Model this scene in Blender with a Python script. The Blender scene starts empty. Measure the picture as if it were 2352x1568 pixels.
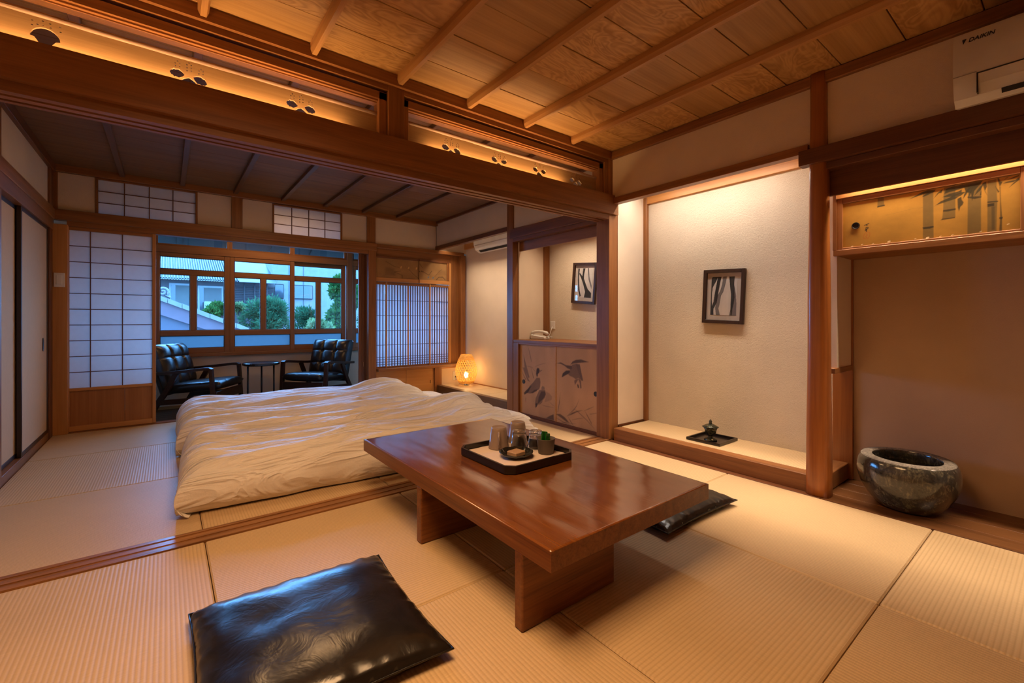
import bpy, bmesh, math, random
import numpy as np
from mathutils import Vector, Matrix, noise
random.seed(7)
PI = math.pi
SC = bpy.context.scene
COL = SC.collection

# ------------------------------------------------------------------ camera
cam_d = bpy.data.cameras.new('camera')
cam = bpy.data.objects.new('camera', cam_d)
COL.objects.link(cam)
cam.location = (0, 0, 0.95)
cam.rotation_euler = (PI / 2, 0, -math.radians(37.86))
cam_d.sensor_width = 36
cam_d.lens = 36 * 1021.4 / 2352
cam_d.shift_y = -48 / 2352
cam_d.clip_start = 0.02
SC.camera = cam

# ------------------------------------------------------------------ world, lights, exposure
SC.view_settings.view_transform = 'Standard'
SC.view_settings.look = 'None'
SC.view_settings.exposure = 0.0
SC.view_settings.gamma = 1
SC.view_settings.use_curve_mapping = False
world = bpy.data.worlds.new('dusk')
SC.world = world
world.use_nodes = True
bg = world.node_tree.nodes['Background']
bg.inputs[0].default_value = (0.14, 0.45, 1.0, 1)
bg.inputs[1].default_value = 24.0
SC.cycles.max_bounces = 10
SC.cycles.diffuse_bounces = 6
SC.cycles.transparent_max_bounces = 16
SC.cycles.sample_clamp_indirect = 6
SC.cycles.caustics_reflective = False
SC.cycles.caustics_refractive = False

def area(name, loc, sx, sy, power, color, rot=(0, 0, 0), spread=PI, portal=False):
    d = bpy.data.lights.new(name, 'AREA')
    d.shape = 'RECTANGLE'
    d.size = sx
    d.size_y = sy
    d.energy = power
    d.color = color
    d.spread = spread
    o = bpy.data.objects.new(name, d)
    o.location = loc
    o.rotation_euler = rot
    COL.objects.link(o)
    if portal:
        d.cycles.is_portal = True
    return o

WARM = (1.0, 0.57, 0.26)
AMBER = (1.0, 0.58, 0.24)
SOFT = (1.0, 0.74, 0.50)
PALE = (1.0, 0.90, 0.79)
# ceiling lamp of the near room (outside the picture, facing down)
area('ceiling_lamp_near', (0.35, 1.05, 2.22), 0.9, 0.9, 33, WARM, spread=math.radians(140))
area('far_room_fill', (0.9, 3.5, 2.19), 0.5, 0.5, 11, WARM)  # added warm fill to brighten the far room, no fitting there
area('veranda_fill', (1.0, 5.75, 2.17), 0.6, 0.2, 7, WARM)  # added fill that lifts the veranda woodwork, not a real fixture
# uplight strips behind the top edge of the lintel
area('lintel_strip_left', (0.06, 2.352, 1.936), 1.35, 0.012, 4.8, AMBER, (PI, 0, 0))
area('lintel_strip_right', (1.77, 2.352, 1.936), 1.1, 0.012, 4.8, AMBER, (PI, 0, 0))
# the same strips light the far room ceiling from behind the transoms
area('lintel_strip_far_left', (0.1, 2.47, 1.93), 1.5, 0.012, 2.2, AMBER, (PI, 0, 0), spread=math.radians(120))
area('lintel_strip_far_right', (1.9, 2.47, 1.93), 1.4, 0.012, 2.2, AMBER, (PI, 0, 0), spread=math.radians(120))
# strips hidden above the alcoves, aimed straight down
area('alcove_strip_near', (2.985, 1.72, 2.04), 0.03, 0.95, 9.5, PALE)
area('alcove_downlight_near', (2.925, 1.55, 2.02), 0.03, 1.2, 13, SOFT, (0, math.radians(14), 0), spread=math.radians(80))
area('alcove_strip_far', (2.93, 4.4, 1.99), 0.03, 1.5, 12, SOFT, spread=math.radians(110))
area('alcove_strip_phone', (2.98, 2.95, 1.92), 0.03, 0.8, 7, SOFT, spread=math.radians(120))
area('cabinet_strip', (2.94, -0.05, 1.74), 0.03, 1.7, 18, SOFT, (0, math.radians(8), 0), spread=math.radians(110))
# daylight portals at the veranda windows
area('window_portal', (1.3, 6.42, 1.2), 3.9, 1.5, 1, (1, 1, 1), (-PI / 2, 0, 0), portal=True)

# ------------------------------------------------------------------ node helpers
class NT:
    def __init__(s, name):
        s.m = bpy.data.materials.new(name)
        s.m.use_nodes = True
        s.t = s.m.node_tree
        s.t.nodes.clear()
        s.out = s.n('ShaderNodeOutputMaterial')
    def n(s, typ, **kw):
        nd = s.t.nodes.new(typ)
        for k, v in kw.items():
            if k.startswith('i_'):
                key = k[2:]
                key = int(key) if key.isdigit() else key.replace('_', ' ')
                nd.inputs[key].default_value = v
            else:
                setattr(nd, k, v)
        return nd
    def l(s, a, b):
        s.t.links.new(a, b)
    def math(s, op, a, b=None):
        nd = s.n('ShaderNodeMath', operation=op)
        for i, v in enumerate((a, b)):
            if v is None: continue
            if isinstance(v, (int, float)): nd.inputs[i].default_value = v
            else: s.l(v, nd.inputs[i])
        return nd.outputs[0]
    def ramp(s, fac, stops):
        r = s.n('ShaderNodeValToRGB')
        cr = r.color_ramp
        while len(cr.elements) > 1: cr.elements.remove(cr.elements[-1])
        cr.elements[0].position = stops[0][0]
        cr.elements[0].color = tuple(stops[0][1]) + (1,)
        for p, c in stops[1:]:
            e = cr.elements.new(p)
            e.color = tuple(c) + (1,)
        s.l(fac, r.inputs[0])
        return r.outputs[0]
    def noise(s, vec, scale, detail=3, dist=0.0, rough=0.5):
        nd = s.n('ShaderNodeTexNoise')
        nd.inputs['Scale'].default_value = scale
        nd.inputs['Detail'].default_value = detail
        nd.inputs['Distortion'].default_value = dist
        nd.inputs['Roughness'].default_value = rough
        s.l(vec, nd.inputs['Vector'])
        return nd.outputs['Fac']
    def coords(s, scale=(1, 1, 1), rand=False):
        tc = s.n('ShaderNodeTexCoord')
        mp = s.n('ShaderNodeMapping')
        mp.inputs['Scale'].default_value = scale
        s.l(tc.outputs['Object'], mp.inputs['Vector'])
        if rand:
            oi = s.n('ShaderNodeObjectInfo')
            m = s.math('MULTIPLY', oi.outputs['Random'], 37.0)
            cx = s.n('ShaderNodeCombineXYZ')
            for i in range(3): s.l(m, cx.inputs[i])
            s.l(cx.outputs[0], mp.inputs['Location'])
        return mp.outputs[0]
    def bump(s, h, strength=0.3, dist=0.01):
        b = s.n('ShaderNodeBump')
        b.inputs['Strength'].default_value = strength
        b.inputs['Distance'].default_value = dist
        s.l(h, b.inputs['Height'])
        return b.outputs[0]
    def principled(s, color=None, rough=0.5, spec=0.5, metal=0.0, normal=None, coat=0.0, **kw):
        p = s.n('ShaderNodeBsdfPrincipled')
        if color is not None:
            if isinstance(color, tuple): p.inputs['Base Color'].default_value = color + (1,)
            else: s.l(color, p.inputs['Base Color'])
        if isinstance(rough, (int, float)): p.inputs['Roughness'].default_value = rough
        else: s.l(rough, p.inputs['Roughness'])
        p.inputs['Specular IOR Level'].default_value = spec
        p.inputs['Metallic'].default_value = metal
        p.inputs['Coat Weight'].default_value = coat
        p.inputs['Coat Roughness'].default_value = 0.15
        if normal is not None: s.l(normal, p.inputs['Normal'])
        for k, v in kw.items(): p.inputs[k.replace('_', ' ')].default_value = v
        s.l(p.outputs[0], s.out.inputs[0])
        return p

def plain(name, color, rough=0.5, spec=0.5, metal=0.0, coat=0.0):
    t = NT(name)
    v = t.coords()
    n = t.noise(v, 6, 3)
    c = t.ramp(n, [(0.3, tuple(x * 0.9 for x in color)), (0.7, tuple(min(1, x * 1.08) for x in color))])
    t.principled(c, rough, spec, metal, coat=coat)
    return t.m

def wood(name, dark, light, axis='x', grain=26, rough=0.42, spec=0.4, bump=0.12, vary=0.18, coat=0.0, figure=0.0):
    t = NT(name)
    k = {'x': 0, 'y': 1, 'z': 2}[axis]
    sc = [grain] * 3
    sc[k] = grain * 0.05
    v = t.coords(tuple(sc), rand=True)
    n1 = t.noise(v, 1.0, 5, 0.6, 0.6)
    sc2 = [grain * 7] * 3
    sc2[k] = grain * 0.15
    n2 = t.noise(t.coords(tuple(sc2)), 1.0, 2)
    f = t.math('ADD', t.math('MULTIPLY', n1, 0.72), t.math('MULTIPLY', n2, 0.28))
    if figure > 0:
        sc3 = [5.5] * 3
        sc3[k] = 2.2
        v3 = t.coords(tuple(sc3), rand=True)
        wv = t.math('SINE', t.math('MULTIPLY', t.noise(v3, 1.0, 3, 0.9, 0.5), 85.0))
        oi = t.n('ShaderNodeObjectInfo')
        amt = t.math('MULTIPLY', t.math('GREATER_THAN', oi.outputs['Random'], 0.45), figure)
        f = t.math('ADD', f, t.math('MULTIPLY', wv, amt))
    c = t.ramp(f, [(0.3, dark), (0.68, light)])
    oi = t.n('ShaderNodeObjectInfo')
    hs = t.n('ShaderNodeHueSaturation')
    val = t.math('ADD', t.math('MULTIPLY', oi.outputs['Random'], vary), 1 - vary / 2)
    t.l(val, hs.inputs['Value'])
    t.l(c, hs.inputs['Color'])
    nb = t.bump(f, bump, 0.004)
    t.principled(hs.outputs[0], rough, spec, normal=nb, coat=coat)
    return t.m

WD, WL = (0.155, 0.056, 0.015), (0.31, 0.125, 0.038)
MAT = {}
for a in 'xyz':
    MAT['wood_' + a] = wood('cedar_' + a, WD, WL, a)
    MAT['dark_' + a] = wood('dark_cedar_' + a, (0.085, 0.028, 0.010), (0.17, 0.060, 0.020), a)
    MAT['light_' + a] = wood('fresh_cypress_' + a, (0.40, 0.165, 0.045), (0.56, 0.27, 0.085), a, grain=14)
    MAT['sash_' + a] = wood('window_frame_' + a, (0.20, 0.078, 0.022), (0.30, 0.125, 0.037), a, grain=20, rough=0.5)
MAT['ceil_near'] = wood('ceiling_cedar', (0.30, 0.145, 0.042), (0.50, 0.285, 0.105), 'x', grain=16, rough=0.5, vary=0.34, figure=0.11)
MAT['ceil_far'] = wood('shaded_ceiling_cedar', (0.125, 0.058, 0.022), (0.20, 0.095, 0.037), 'x', grain=18, rough=0.55, vary=0.12)  # same wood as the near ceiling, with weaker light put into its colour
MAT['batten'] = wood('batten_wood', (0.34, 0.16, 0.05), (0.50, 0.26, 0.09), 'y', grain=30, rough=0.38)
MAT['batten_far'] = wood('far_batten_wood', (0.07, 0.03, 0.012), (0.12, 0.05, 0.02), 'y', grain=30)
MAT['transom'] = wood('transom_board_wood', (0.25, 0.135, 0.055), (0.34, 0.20, 0.09), 'x', grain=40, rough=0.5, bump=0.05)
MAT['redcol'] = wood('red_cedar_post', (0.20, 0.058, 0.012), (0.36, 0.125, 0.028), 'z', grain=18, rough=0.3, coat=0.25)
MAT['floor_dark'] = wood('alcove_floor_board', (0.095, 0.038, 0.014), (0.20, 0.085, 0.03), 'y', grain=24, rough=0.3)
MAT['engawa'] = wood('veranda_floor_board', (0.05, 0.03, 0.025), (0.09, 0.055, 0.045), 'x', grain=20, rough=0.25)
MAT['kamachi'] = wood('grey_brown_step', (0.075, 0.038, 0.02), (0.125, 0.066, 0.036), 'y', grain=20)
MAT['grey_strip'] = MAT['kamachi']
MAT['panel_wood'] = wood('shoji_lower_panel', (0.27, 0.10, 0.028), (0.40, 0.165, 0.05), 'z', grain=16)
MAT['orange_y'] = wood('orange_panel_wood', (0.42, 0.19, 0.055), (0.56, 0.29, 0.10), 'x', grain=12)  # orange wood colour of the cupboard panels

def plaster(name, col, scale=260, strength=0.35, rough=0.9, mottled=0.05, coarse=0.0):
    t = NT(name)
    v = t.coords()
    n = t.noise(v, scale, 4, 0.4, 0.6)
    h = n
    if coarse > 0:
        n3 = t.noise(t.coords((55, 55, 55)), 1.0, 5, 1.2, 0.7)
        msk = t.math('MULTIPLY', t.noise(v, 5, 2), coarse)
        h = t.math('ADD', n, t.math('MULTIPLY', n3, t.math('ADD', msk, coarse * 0.4)))
    m = t.noise(v, 3.0, 3)
    c = t.ramp(m, [(0.3, tuple(x * (1 - mottled) for x in col)), (0.7, tuple(x * (1 + mottled) for x in col))])
    t.principled(c, rough, 0.15, normal=t.bump(h, strength, 0.012 if coarse > 0 else 0.004))
    return t.m
MAT['plaster'] = plaster('beige_plaster', (0.66, 0.545, 0.405))
MAT['plaster_rough'] = plaster('rough_alcove_plaster', (0.70, 0.60, 0.47), 300, 0.55, coarse=1.6)
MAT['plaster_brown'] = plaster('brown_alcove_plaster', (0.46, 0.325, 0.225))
MAT['plaster_white'] = plaster('pale_plaster', (0.72, 0.60, 0.47))

def tatami(name, ax, col=(0.61, 0.445, 0.255), pitch=0.0128):
    t = NT(name)
    tc = t.n('ShaderNodeTexCoord')
    sp = t.n('ShaderNodeSeparateXYZ')
    t.l(tc.outputs['Object'], sp.inputs[0])
    across = sp.outputs[1 if ax == 'x' else 0]
    s = t.math('SINE', t.math('MULTIPLY', across, 2 * PI / pitch))
    sc = (500, 9, 500) if ax == 'x' else (9, 500, 500)
    sc2 = (420, 26, 60) if ax == 'x' else (26, 420, 60)
    fib = t.noise(t.coords(sc2), 1.0, 2)
    big = t.noise(t.coords(), 2.2, 2)
    f = t.math('ADD', t.math('MULTIPLY', fib, 0.55), t.math('MULTIPLY', big, 0.45))
    c = t.ramp(f, [(0.3, tuple(x * 0.86 for x in col)), (0.7, tuple(x * 1.06 for x in col))])
    mx = t.n('ShaderNodeMixRGB', blend_type='MULTIPLY')
    t.l(t.math('MULTIPLY', t.math('POWER', t.math('ADD', t.math('MULTIPLY', s, -0.5), 0.5), 3.0), 0.32), mx.inputs[0])
    t.l(c, mx.inputs[1])
    mx.inputs[2].default_value = (0.5, 0.42, 0.3, 1)
    h = t.math('ADD', t.math('MULTIPLY', s, 0.5), t.math('MULTIPLY', fib, 0.35))
    t.principled(mx.outputs[0], 0.46, 0.42, normal=t.bump(h, 0.30, 0.0022))
    return t.m
MAT['tatami_x'] = tatami('tatami_ribs_x', 'x')
MAT['tatami_y'] = tatami('tatami_ribs_y', 'y')

def glass(name, tint=(1, 1, 1)):
    t = NT(name)
    tr = t.n('ShaderNodeBsdfTransparent'); tr.inputs[0].default_value = tint + (1,)
    gl = t.n('ShaderNodeBsdfGlossy'); gl.inputs['Roughness'].default_value = 0.01
    lw = t.n('ShaderNodeLayerWeight'); lw.inputs[0].default_value = 0.5
    v = t.coords(); n = t.noise(v, 1.5, 1)
    f5 = t.math('MULTIPLY', t.math('POWER', lw.outputs['Facing'], 5.0), 0.9)
    fac = t.math('ADD', f5, t.math('ADD', t.math('MULTIPLY', n, 0.01), 0.04))
    mx = t.n('ShaderNodeMixShader')
    t.l(fac, mx.inputs[0])
    t.l(tr.outputs[0], mx.inputs[1]); t.l(gl.outputs[0], mx.inputs[2])
    t.l(mx.outputs[0], t.out.inputs[0])
    return t.m
MAT['glass'] = glass('window_glass', (0.96, 0.98, 1.0))

def paper(name, col, trans=0.6, rough_fac=0.0):
    t = NT(name)
    n = t.noise(t.coords((30, 30, 30)), 1.0, 4)
    c = t.ramp(n, [(0.2, tuple(x * 0.95 for x in col)), (0.8, col)])
    d = t.n('ShaderNodeBsdfDiffuse'); t.l(c, d.inputs[0])
    tr = t.n('ShaderNodeBsdfTranslucent'); t.l(c, tr.inputs[0])
    mx = t.n('ShaderNodeMixShader'); mx.inputs[0].default_value = trans
    t.l(d.outputs[0], mx.inputs[1]); t.l(tr.outputs[0], mx.inputs[2])
    t.l(mx.outputs[0], t.out.inputs[0])
    return t.m
MAT['paper'] = paper('shoji_paper', (0.92, 0.90, 0.90), 0.6)
MAT['frosted'] = paper('frosted_glass', (0.22, 0.25, 0.27), 0.85)
MAT['fusuma'] = paper('fusuma_paper', (0.60, 0.44, 0.29), 0.0)
MAT['black_lacquer'] = plain('black_lacquer', (0.012, 0.008, 0.007), 0.22, 0.5)
MAT['black_frame'] = plain('black_door_frame', (0.02, 0.010, 0.007), 0.35)
MAT['black_metal'] = plain('black_metal', (0.012, 0.011, 0.012), 0.35)
MAT['dark_hole'] = plain('dark_recess', (0.01, 0.007, 0.005), 0.8)
MAT['white_plastic'] = plain('white_plastic', (0.72, 0.70, 0.66), 0.35)
MAT['grey_plastic'] = plain('grey_plastic', (0.30, 0.27, 0.24), 0.4)
MAT['chrome'] = plain('chrome', (0.7, 0.7, 0.7), 0.15, metal=1.0)

# ------------------------------------------------------------------ mesh helpers
def BM(): return bmesh.new()

def box(bm, x0, x1, y0, y1, z0, z1, bev=0.0):
    r = bmesh.ops.create_cube(bm, size=1.0)
    vs = r['verts']
    for v in vs:
        v.co = Vector((x0 if v.co.x < 0 else x1, y0 if v.co.y < 0 else y1, z0 if v.co.z < 0 else z1))
    if bev > 0:
        es = set()
        for v in vs:
            es.update(v.link_edges)
        bmesh.ops.bevel(bm, geom=list(es), offset=bev, segments=1, affect='EDGES', profile=0.5)
    return bm

def B(x0, x1, y0, y1, z0, z1, bev=0.0):
    return box(BM(), min(x0, x1), max(x0, x1), min(y0, y1), max(y0, y1), min(z0, z1), max(z0, z1), bev)

def prism(pts, axis, c0, c1, bm=None):
    """closed profile pts (a,b) extruded along axis; x: a=y b=z ; y: a=x b=z ; z: a=x b=y"""
    bm = bm or BM()
    def P(a, b, c):
        return (c, a, b) if axis == 'x' else ((a, c, b) if axis == 'y' else (a, b, c))
    v0 = [bm.verts.new(P(a, b, c0)) for a, b in pts]
    v1 = [bm.verts.new(P(a, b, c1)) for a, b in pts]
    n = len(pts)
    for i in range(n):
        bm.faces.new((v0[i], v0[(i + 1) % n], v1[(i + 1) % n], v1[i]))
    bm.faces.new(v0[::-1]); bm.faces.new(v1)
    bmesh.ops.recalc_face_normals(bm, faces=bm.faces)
    return bm

def lathe(prof, seg=32, center=(0, 0, 0), bm=None, close=False):
    """prof: list of (r,z) revolved about z"""
    bm = bm or BM()
    cx, cy, cz = center
    rings = []
    for r, z in prof:
        if r < 1e-6:
            rings.append([bm.verts.new((cx, cy, cz + z))])
        else:
            rings.append([bm.verts.new((cx + r * math.cos(2 * PI * k / seg), cy + r * math.sin(2 * PI * k / seg), cz + z)) for k in range(seg)])
    for a, b in zip(rings, rings[1:]):
        if len(a) == 1 and len(b) == 1: continue
        for k in range(seg):
            k2 = (k + 1) % seg
            if len(a) == 1: bm.faces.new((a[0], b[k], b[k2]))
            elif len(b) == 1: bm.faces.new((a[k], b[0], a[k2]))
            else: bm.faces.new((a[k], a[k2], b[k2], b[k]))
    bmesh.ops.recalc_face_normals(bm, faces=bm.faces)
    return bm

def tube(pts, r, seg=8, bm=None, cap=True, sq=None):
    """tube along a polyline; r number or list; sq=(w,h) gives a rectangular section"""
    bm = bm or BM()
    pts = [Vector(p) for p in pts]
    n = len(pts)
    rings = []
    up = Vector((0, 0, 1))
    for i, p in enumerate(pts):
        t = (pts[min(i + 1, n - 1)] - pts[max(i - 1, 0)]).normalized()
        u = up if abs(t.dot(up)) < 0.95 else Vector((0, 1, 0))
        s = t.cross(u).normalized()
        w = s.cross(t).normalized()
        rr = r[i] if isinstance(r, (list, tuple)) else r
        if sq:
            offs = [(-1, -1), (1, -1), (1, 1), (-1, 1)]
            rings.append([bm.verts.new(p + s * a * sq[0] / 2 + w * b * sq[1] / 2) for a, b in offs])
        else:
            rings.append([bm.verts.new(p + (s * math.cos(2 * PI * k / seg) + w * math.sin(2 * PI * k / seg)) * rr) for k in range(seg)])
    m = len(rings[0])
    for a, b in zip(rings, rings[1:]):
        for k in range(m):
            bm.faces.new((a[k], a[(k + 1) % m], b[(k + 1) % m], b[k]))
    if cap:
        bm.faces.new(rings[0][::-1]); bm.faces.new(rings[-1])
    bmesh.ops.recalc_face_normals(bm, faces=bm.faces)
    return bm

def grid_bm(nu, nv, fn, bm=None):
    bm = bm or BM()
    vs = [[bm.verts.new(fn(i / nu, j / nv)) for j in range(nv + 1)] for i in range(nu + 1)]
    for i in range(nu):
        for j in range(nv):
            bm.faces.new((vs[i][j], vs[i + 1][j], vs[i + 1][j + 1], vs[i][j + 1]))
    return bm

def wmat(o):
    m = o.matrix_basis.copy()
    p = o.parent
    while p:
        m = p.matrix_basis @ m
        p = p.parent
    return m

def obj(name, bm, mat, parent=None, smooth=False, local=False, mesh=None):
    """one mesh object; mesh given in world coordinates unless local"""
    if mesh is None:
        mesh = bpy.data.meshes.new(name)
        if parent is not None and not local:
            bm.transform(wmat(parent).inverted())
        bm.normal_update()
        bm.to_mesh(mesh)
        bm.free()
        if smooth:
            mesh.polygons.foreach_set('use_smooth', [True] * len(mesh.polygons))
    o = bpy.data.objects.new(name, mesh)
    COL.objects.link(o)
    if mat is not None and not mesh.materials:
        mesh.materials.append(MAT[mat] if isinstance(mat, str) else mat)
    if parent is not None:
        o.parent = parent
    return o

def smooth_by_angle(o, ang=0.6):
    me = o.data
    me.polygons.foreach_set('use_smooth', [True] * len(me.polygons))
    bm = bmesh.new(); bm.from_mesh(me)
    for e in bm.edges:
        if len(e.link_faces) == 2 and e.calc_face_angle(0) > ang:
            e.smooth = False
    bm.to_mesh(me); bm.free()
    return o

def thing(name, label, cat, loc=(0, 0, 0), rz=0, group=None, kind=None):
    o = bpy.data.objects.new(name, None)
    o.empty_display_size = 0.05
    COL.objects.link(o)
    o.location = loc
    o.rotation_euler = (0, 0, rz)
    return tag(o, label, cat, group, kind)

def tag(o, label=None, cat=None, group=None, kind=None):
    if label: o['label'] = label
    if cat: o['category'] = cat
    if group: o['group'] = group
    if kind: o['kind'] = kind
    return o

def S(name, bm, mat, label, cat='trim', smooth=False):
    return tag(obj(name, bm, mat, smooth=smooth), label, cat, kind='structure')

def SE(name, label, cat, loc=(0, 0, 0)):
    return thing(name, label, cat, loc, kind='structure')

def dup(root, loc, rz, label=None):
    r = root.copy(); COL.objects.link(r)
    r.location = loc; r.rotation_euler = (0, 0, rz)
    if label: r['label'] = label
    for ch in list(root.children):
        c = ch.copy(); COL.objects.link(c); c.parent = r
        for g in list(ch.children):
            d = g.copy(); COL.objects.link(d); d.parent = c
    return r

# ------------------------------------------------------------------ painted panels (flat print as vertex colour)
class Canvas:
    def __init__(s, w, h, col):
        s.w, s.h = w, h
        s.a = np.ones((h + 1, w + 1, 3)) * np.array(col)
        yy, xx = np.mgrid[0:h + 1, 0:w + 1]
        s.u = xx / w; s.v = yy / h
        s.rng = np.random.RandomState(3)
    def poly(s, pts, col, alpha=1.0, soft=0.004, asp=1.0):
        P = np.array(pts, float)
        u, v = s.u * asp, s.v
        P = P * np.array([asp, 1])
        inside = np.zeros(u.shape, bool)
        d2 = np.full(u.shape, 1e9)
        n = len(P)
        for i in range(n):
            x1, y1 = P[i]; x2, y2 = P[(i + 1) % n]
            if y1 != y2:
                c = ((y1 > v) != (y2 > v)) & (u < (x2 - x1) * (v - y1) / (y2 - y1) + x1)
                inside ^= c
            dx, dy = x2 - x1, y2 - y1
            L = dx * dx + dy * dy + 1e-12
            t = np.clip(((u - x1) * dx + (v - y1) * dy) / L, 0, 1)
            d2 = np.minimum(d2, (u - x1 - t * dx) ** 2 + (v - y1 - t * dy) ** 2)
        d = np.sqrt(d2); d[inside] *= -1
        m = np.clip(0.5 - d / (2 * soft), 0, 1) * alpha
        s.a = s.a * (1 - m[..., None]) + np.array(col) * m[..., None]
    def line(s, pts, w, col, alpha=1.0, soft=0.003, asp=1.0):
        P = np.array(pts, float) * np.array([asp, 1])
        u, v = s.u * asp, s.v
        d2 = np.full(u.shape, 1e9)
        for i in range(len(P) - 1):
            x1, y1 = P[i]; x2, y2 = P[i + 1]
            dx, dy = x2 - x1, y2 - y1
            L = dx * dx + dy * dy + 1e-12
            t = np.clip(((u - x1) * dx + (v - y1) * dy) / L, 0, 1)
            d2 = np.minimum(d2, (u - x1 - t * dx) ** 2 + (v - y1 - t * dy) ** 2)
        m = np.clip(0.5 - (np.sqrt(d2) - w / 2) / (2 * soft), 0, 1) * alpha
        s.a = s.a * (1 - m[..., None]) + np.array(col) * m[..., None]
    def mottle(s, amt, k=6):
        g = s.rng.rand(k + 2, k * 2 + 2)
        x = s.u * (k * 2); y = s.v * k
        xi, yi = x.astype(int), y.astype(int)
        fx, fy = x - xi, y - yi
        n = g[yi, xi] * (1 - fx) * (1 - fy) + g[yi, xi + 1] * fx * (1 - fy) + g[yi + 1, xi] * (1 - fx) * fy + g[yi + 1, xi + 1] * fx * fy
        s.a *= (1 + amt * (n - 0.5))[..., None]
    def build(s, name, fn, mat, parent):
        """fn(u,v)->world xyz"""
        w, h = s.w, s.h
        me = bpy.data.meshes.new(name)
        inv = wmat(parent).inverted()
        vs = [tuple(inv @ Vector(fn(i / w, j / h))) for j in range(h + 1) for i in range(w + 1)]
        fs = [(j * (w + 1) + i, j * (w + 1) + i + 1, (j + 1) * (w + 1) + i + 1, (j + 1) * (w + 1) + i) for j in range(h) for i in range(w)]
        me.from_pydata(vs, [], fs)
        at = me.color_attributes.new('ink', 'FLOAT_COLOR', 'POINT')
        c = np.ones((h + 1, w + 1, 4)); c[..., :3] = np.clip(s.a, 0, 1)
        at.data.foreach_set('color', c.ravel())
        me.materials.append(mat)
        return obj(name, None, None, parent, mesh=me)

def ink_mat(name, rough=0.7, spec=0.3):
    t = NT(name)
    a = t.n('ShaderNodeAttribute', attribute_name='ink')
    n = t.noise(t.coords((90, 90, 90)), 1.0, 3)
    mx = t.n('ShaderNodeMixRGB', blend_type='MULTIPLY'); mx.inputs[0].default_value = 0.18
    t.l(a.outputs['Color'], mx.inputs[1])
    t.l(t.ramp(n, [(0.3, (0.75, 0.75, 0.75)), (0.7, (1, 1, 1))]), mx.inputs[2])
    t.principled(mx.outputs[0], rough, spec)
    return t.m
MAT['ink'] = ink_mat('painted_paper')
MAT['ink_gold'] = ink_mat('painted_gold_leaf', 0.38, 0.5)
# ================================================================== SETTING
COLS = [-0.745, 0.131, 1.018, 1.888, 2.757]
# ---- floor of tatami mats, one object per mat
floor = SE('floor', 'floor of square borderless tatami mats in both rooms', 'floor')
obj('subfloor', B(-0.9, 3.4, -1.7, 5.3, -0.12, -0.056), 'dark_x', floor)
rows = [(-1.46, -0.52), (-0.52, 0.423), (0.423, 1.36), (1.36, 2.322)]
def mat_piece(x0, x1, y0, y1, par, z1=0.0, z0=-0.055):
    g = 0.0016
    obj('tatami_mat', B(x0 + g, x1 - g, y0 + g, y1 - g, z0, z1, 0.005), 'tatami_' + ('y' if par % 2 == 0 else 'x'), floor)
for j, (y0, y1) in enumerate(rows):
    for i in range(4):
        mat_piece(COLS[i], COLS[i + 1], y0, y1, i + (3 - j))
frows = [(2.458, 3.392), (3.392, 4.36), (4.36, 5.235)]
for j, (y0, y1) in enumerate(frows):
    for i in range(4):
        mat_piece(COLS[i], COLS[i + 1] + (0.045 if i == 3 else 0), y0, y1, i + j + 1)
# alcove mats on the raised platforms
for y0, y1, p in ((0.947, 2.296, 1),):
    mat_piece(2.897, 3.268, y0, y1, p, 0.0965, 0.06)
for k, (y0, y1) in enumerate(((3.70, 4.22), (4.22, 4.56), (4.56, 5.235))):
    mat_piece(2.872, 3.278, y0, y1, k, 0.104, 0.06)
# boards of the bowl alcove
for k in range(4):
    x0 = 2.762 + k * 0.128
    obj('floorboard', B(x0 + 0.0008, x0 + 0.1272, -1.45, 0.868, -0.05, 0.0, 0.002), 'floor_dark', floor)
# boards of the veranda
for k in range(9):
    y0 = 5.32 + k * 0.113
    obj('floorboard', B(-1.6, 3.35, y0 + 0.001, y0 + 0.112, -0.08, -0.04, 0.002), 'engawa', floor)
S('trim_1', B(2.7585, 2.815, 0.868, 2.32, -0.05, 0.0005, 0.002), 'dark_y', 'thin wooden floor strip along the foot of the alcove step')
# ---- sliding door sill between the rooms
sill = prism([(2.325, -0.05), (2.455, -0.05), (2.455, 0.004), (2.430, 0.004), (2.430, 0.001), (2.411, 0.001), (2.411, 0.004), (2.378, 0.004), (2.378, 0.001), (2.359, 0.001), (2.359, 0.004), (2.325, 0.004)], 'x', -0.745, 2.785)
MAT['sill'] = wood('grooved_sill_wood', (0.10, 0.036, 0.011), (0.42, 0.185, 0.06), 'x', grain=30, rough=0.28)
S('trim_2', sill, 'sill', 'brown wooden door sill with two grooves between the two rooms')

# ---- near room ceiling
ceil = SE('ceiling', 'near room ceiling of knotty cedar boards and slim battens', 'ceiling')
obj('ceiling_backing', B(-0.8, 3.35, -1.7, 2.345, 2.325, 2.36), 'dark_x', ceil)
seams = [2.345] + [2.085 - 0.26 * k for k in range(15)]
bx = [-0.745] + [-0.325 + 0.447 * k for k in range(7)] + [2.815]
for j in range(len(seams) - 1):
    for i in range(len(bx) - 1):
        if seams[j + 1] < -0.6 and i == 0: pass
        dz = random.uniform(0, 0.004)
        obj('ceiling_plank', B(bx[i], bx[i + 1], seams[j + 1] + 0.003, seams[j] - 0.0015, 2.295 + dz, 2.318, 0.0015), 'ceil_near', ceil)
prof = [(-0.024, 2.297), (-0.024, 2.270), (-0.013, 2.248), (0.013, 2.248), (0.024, 2.270), (0.024, 2.297)]
for k in range(7):
    x = -0.325 + 0.447 * k + 0.003
    obj('ceiling_batten', prism([(x + a * 0.85, b) for a, b in prof], 'y', -1.5, 2.315), 'batten', ceil)
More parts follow.
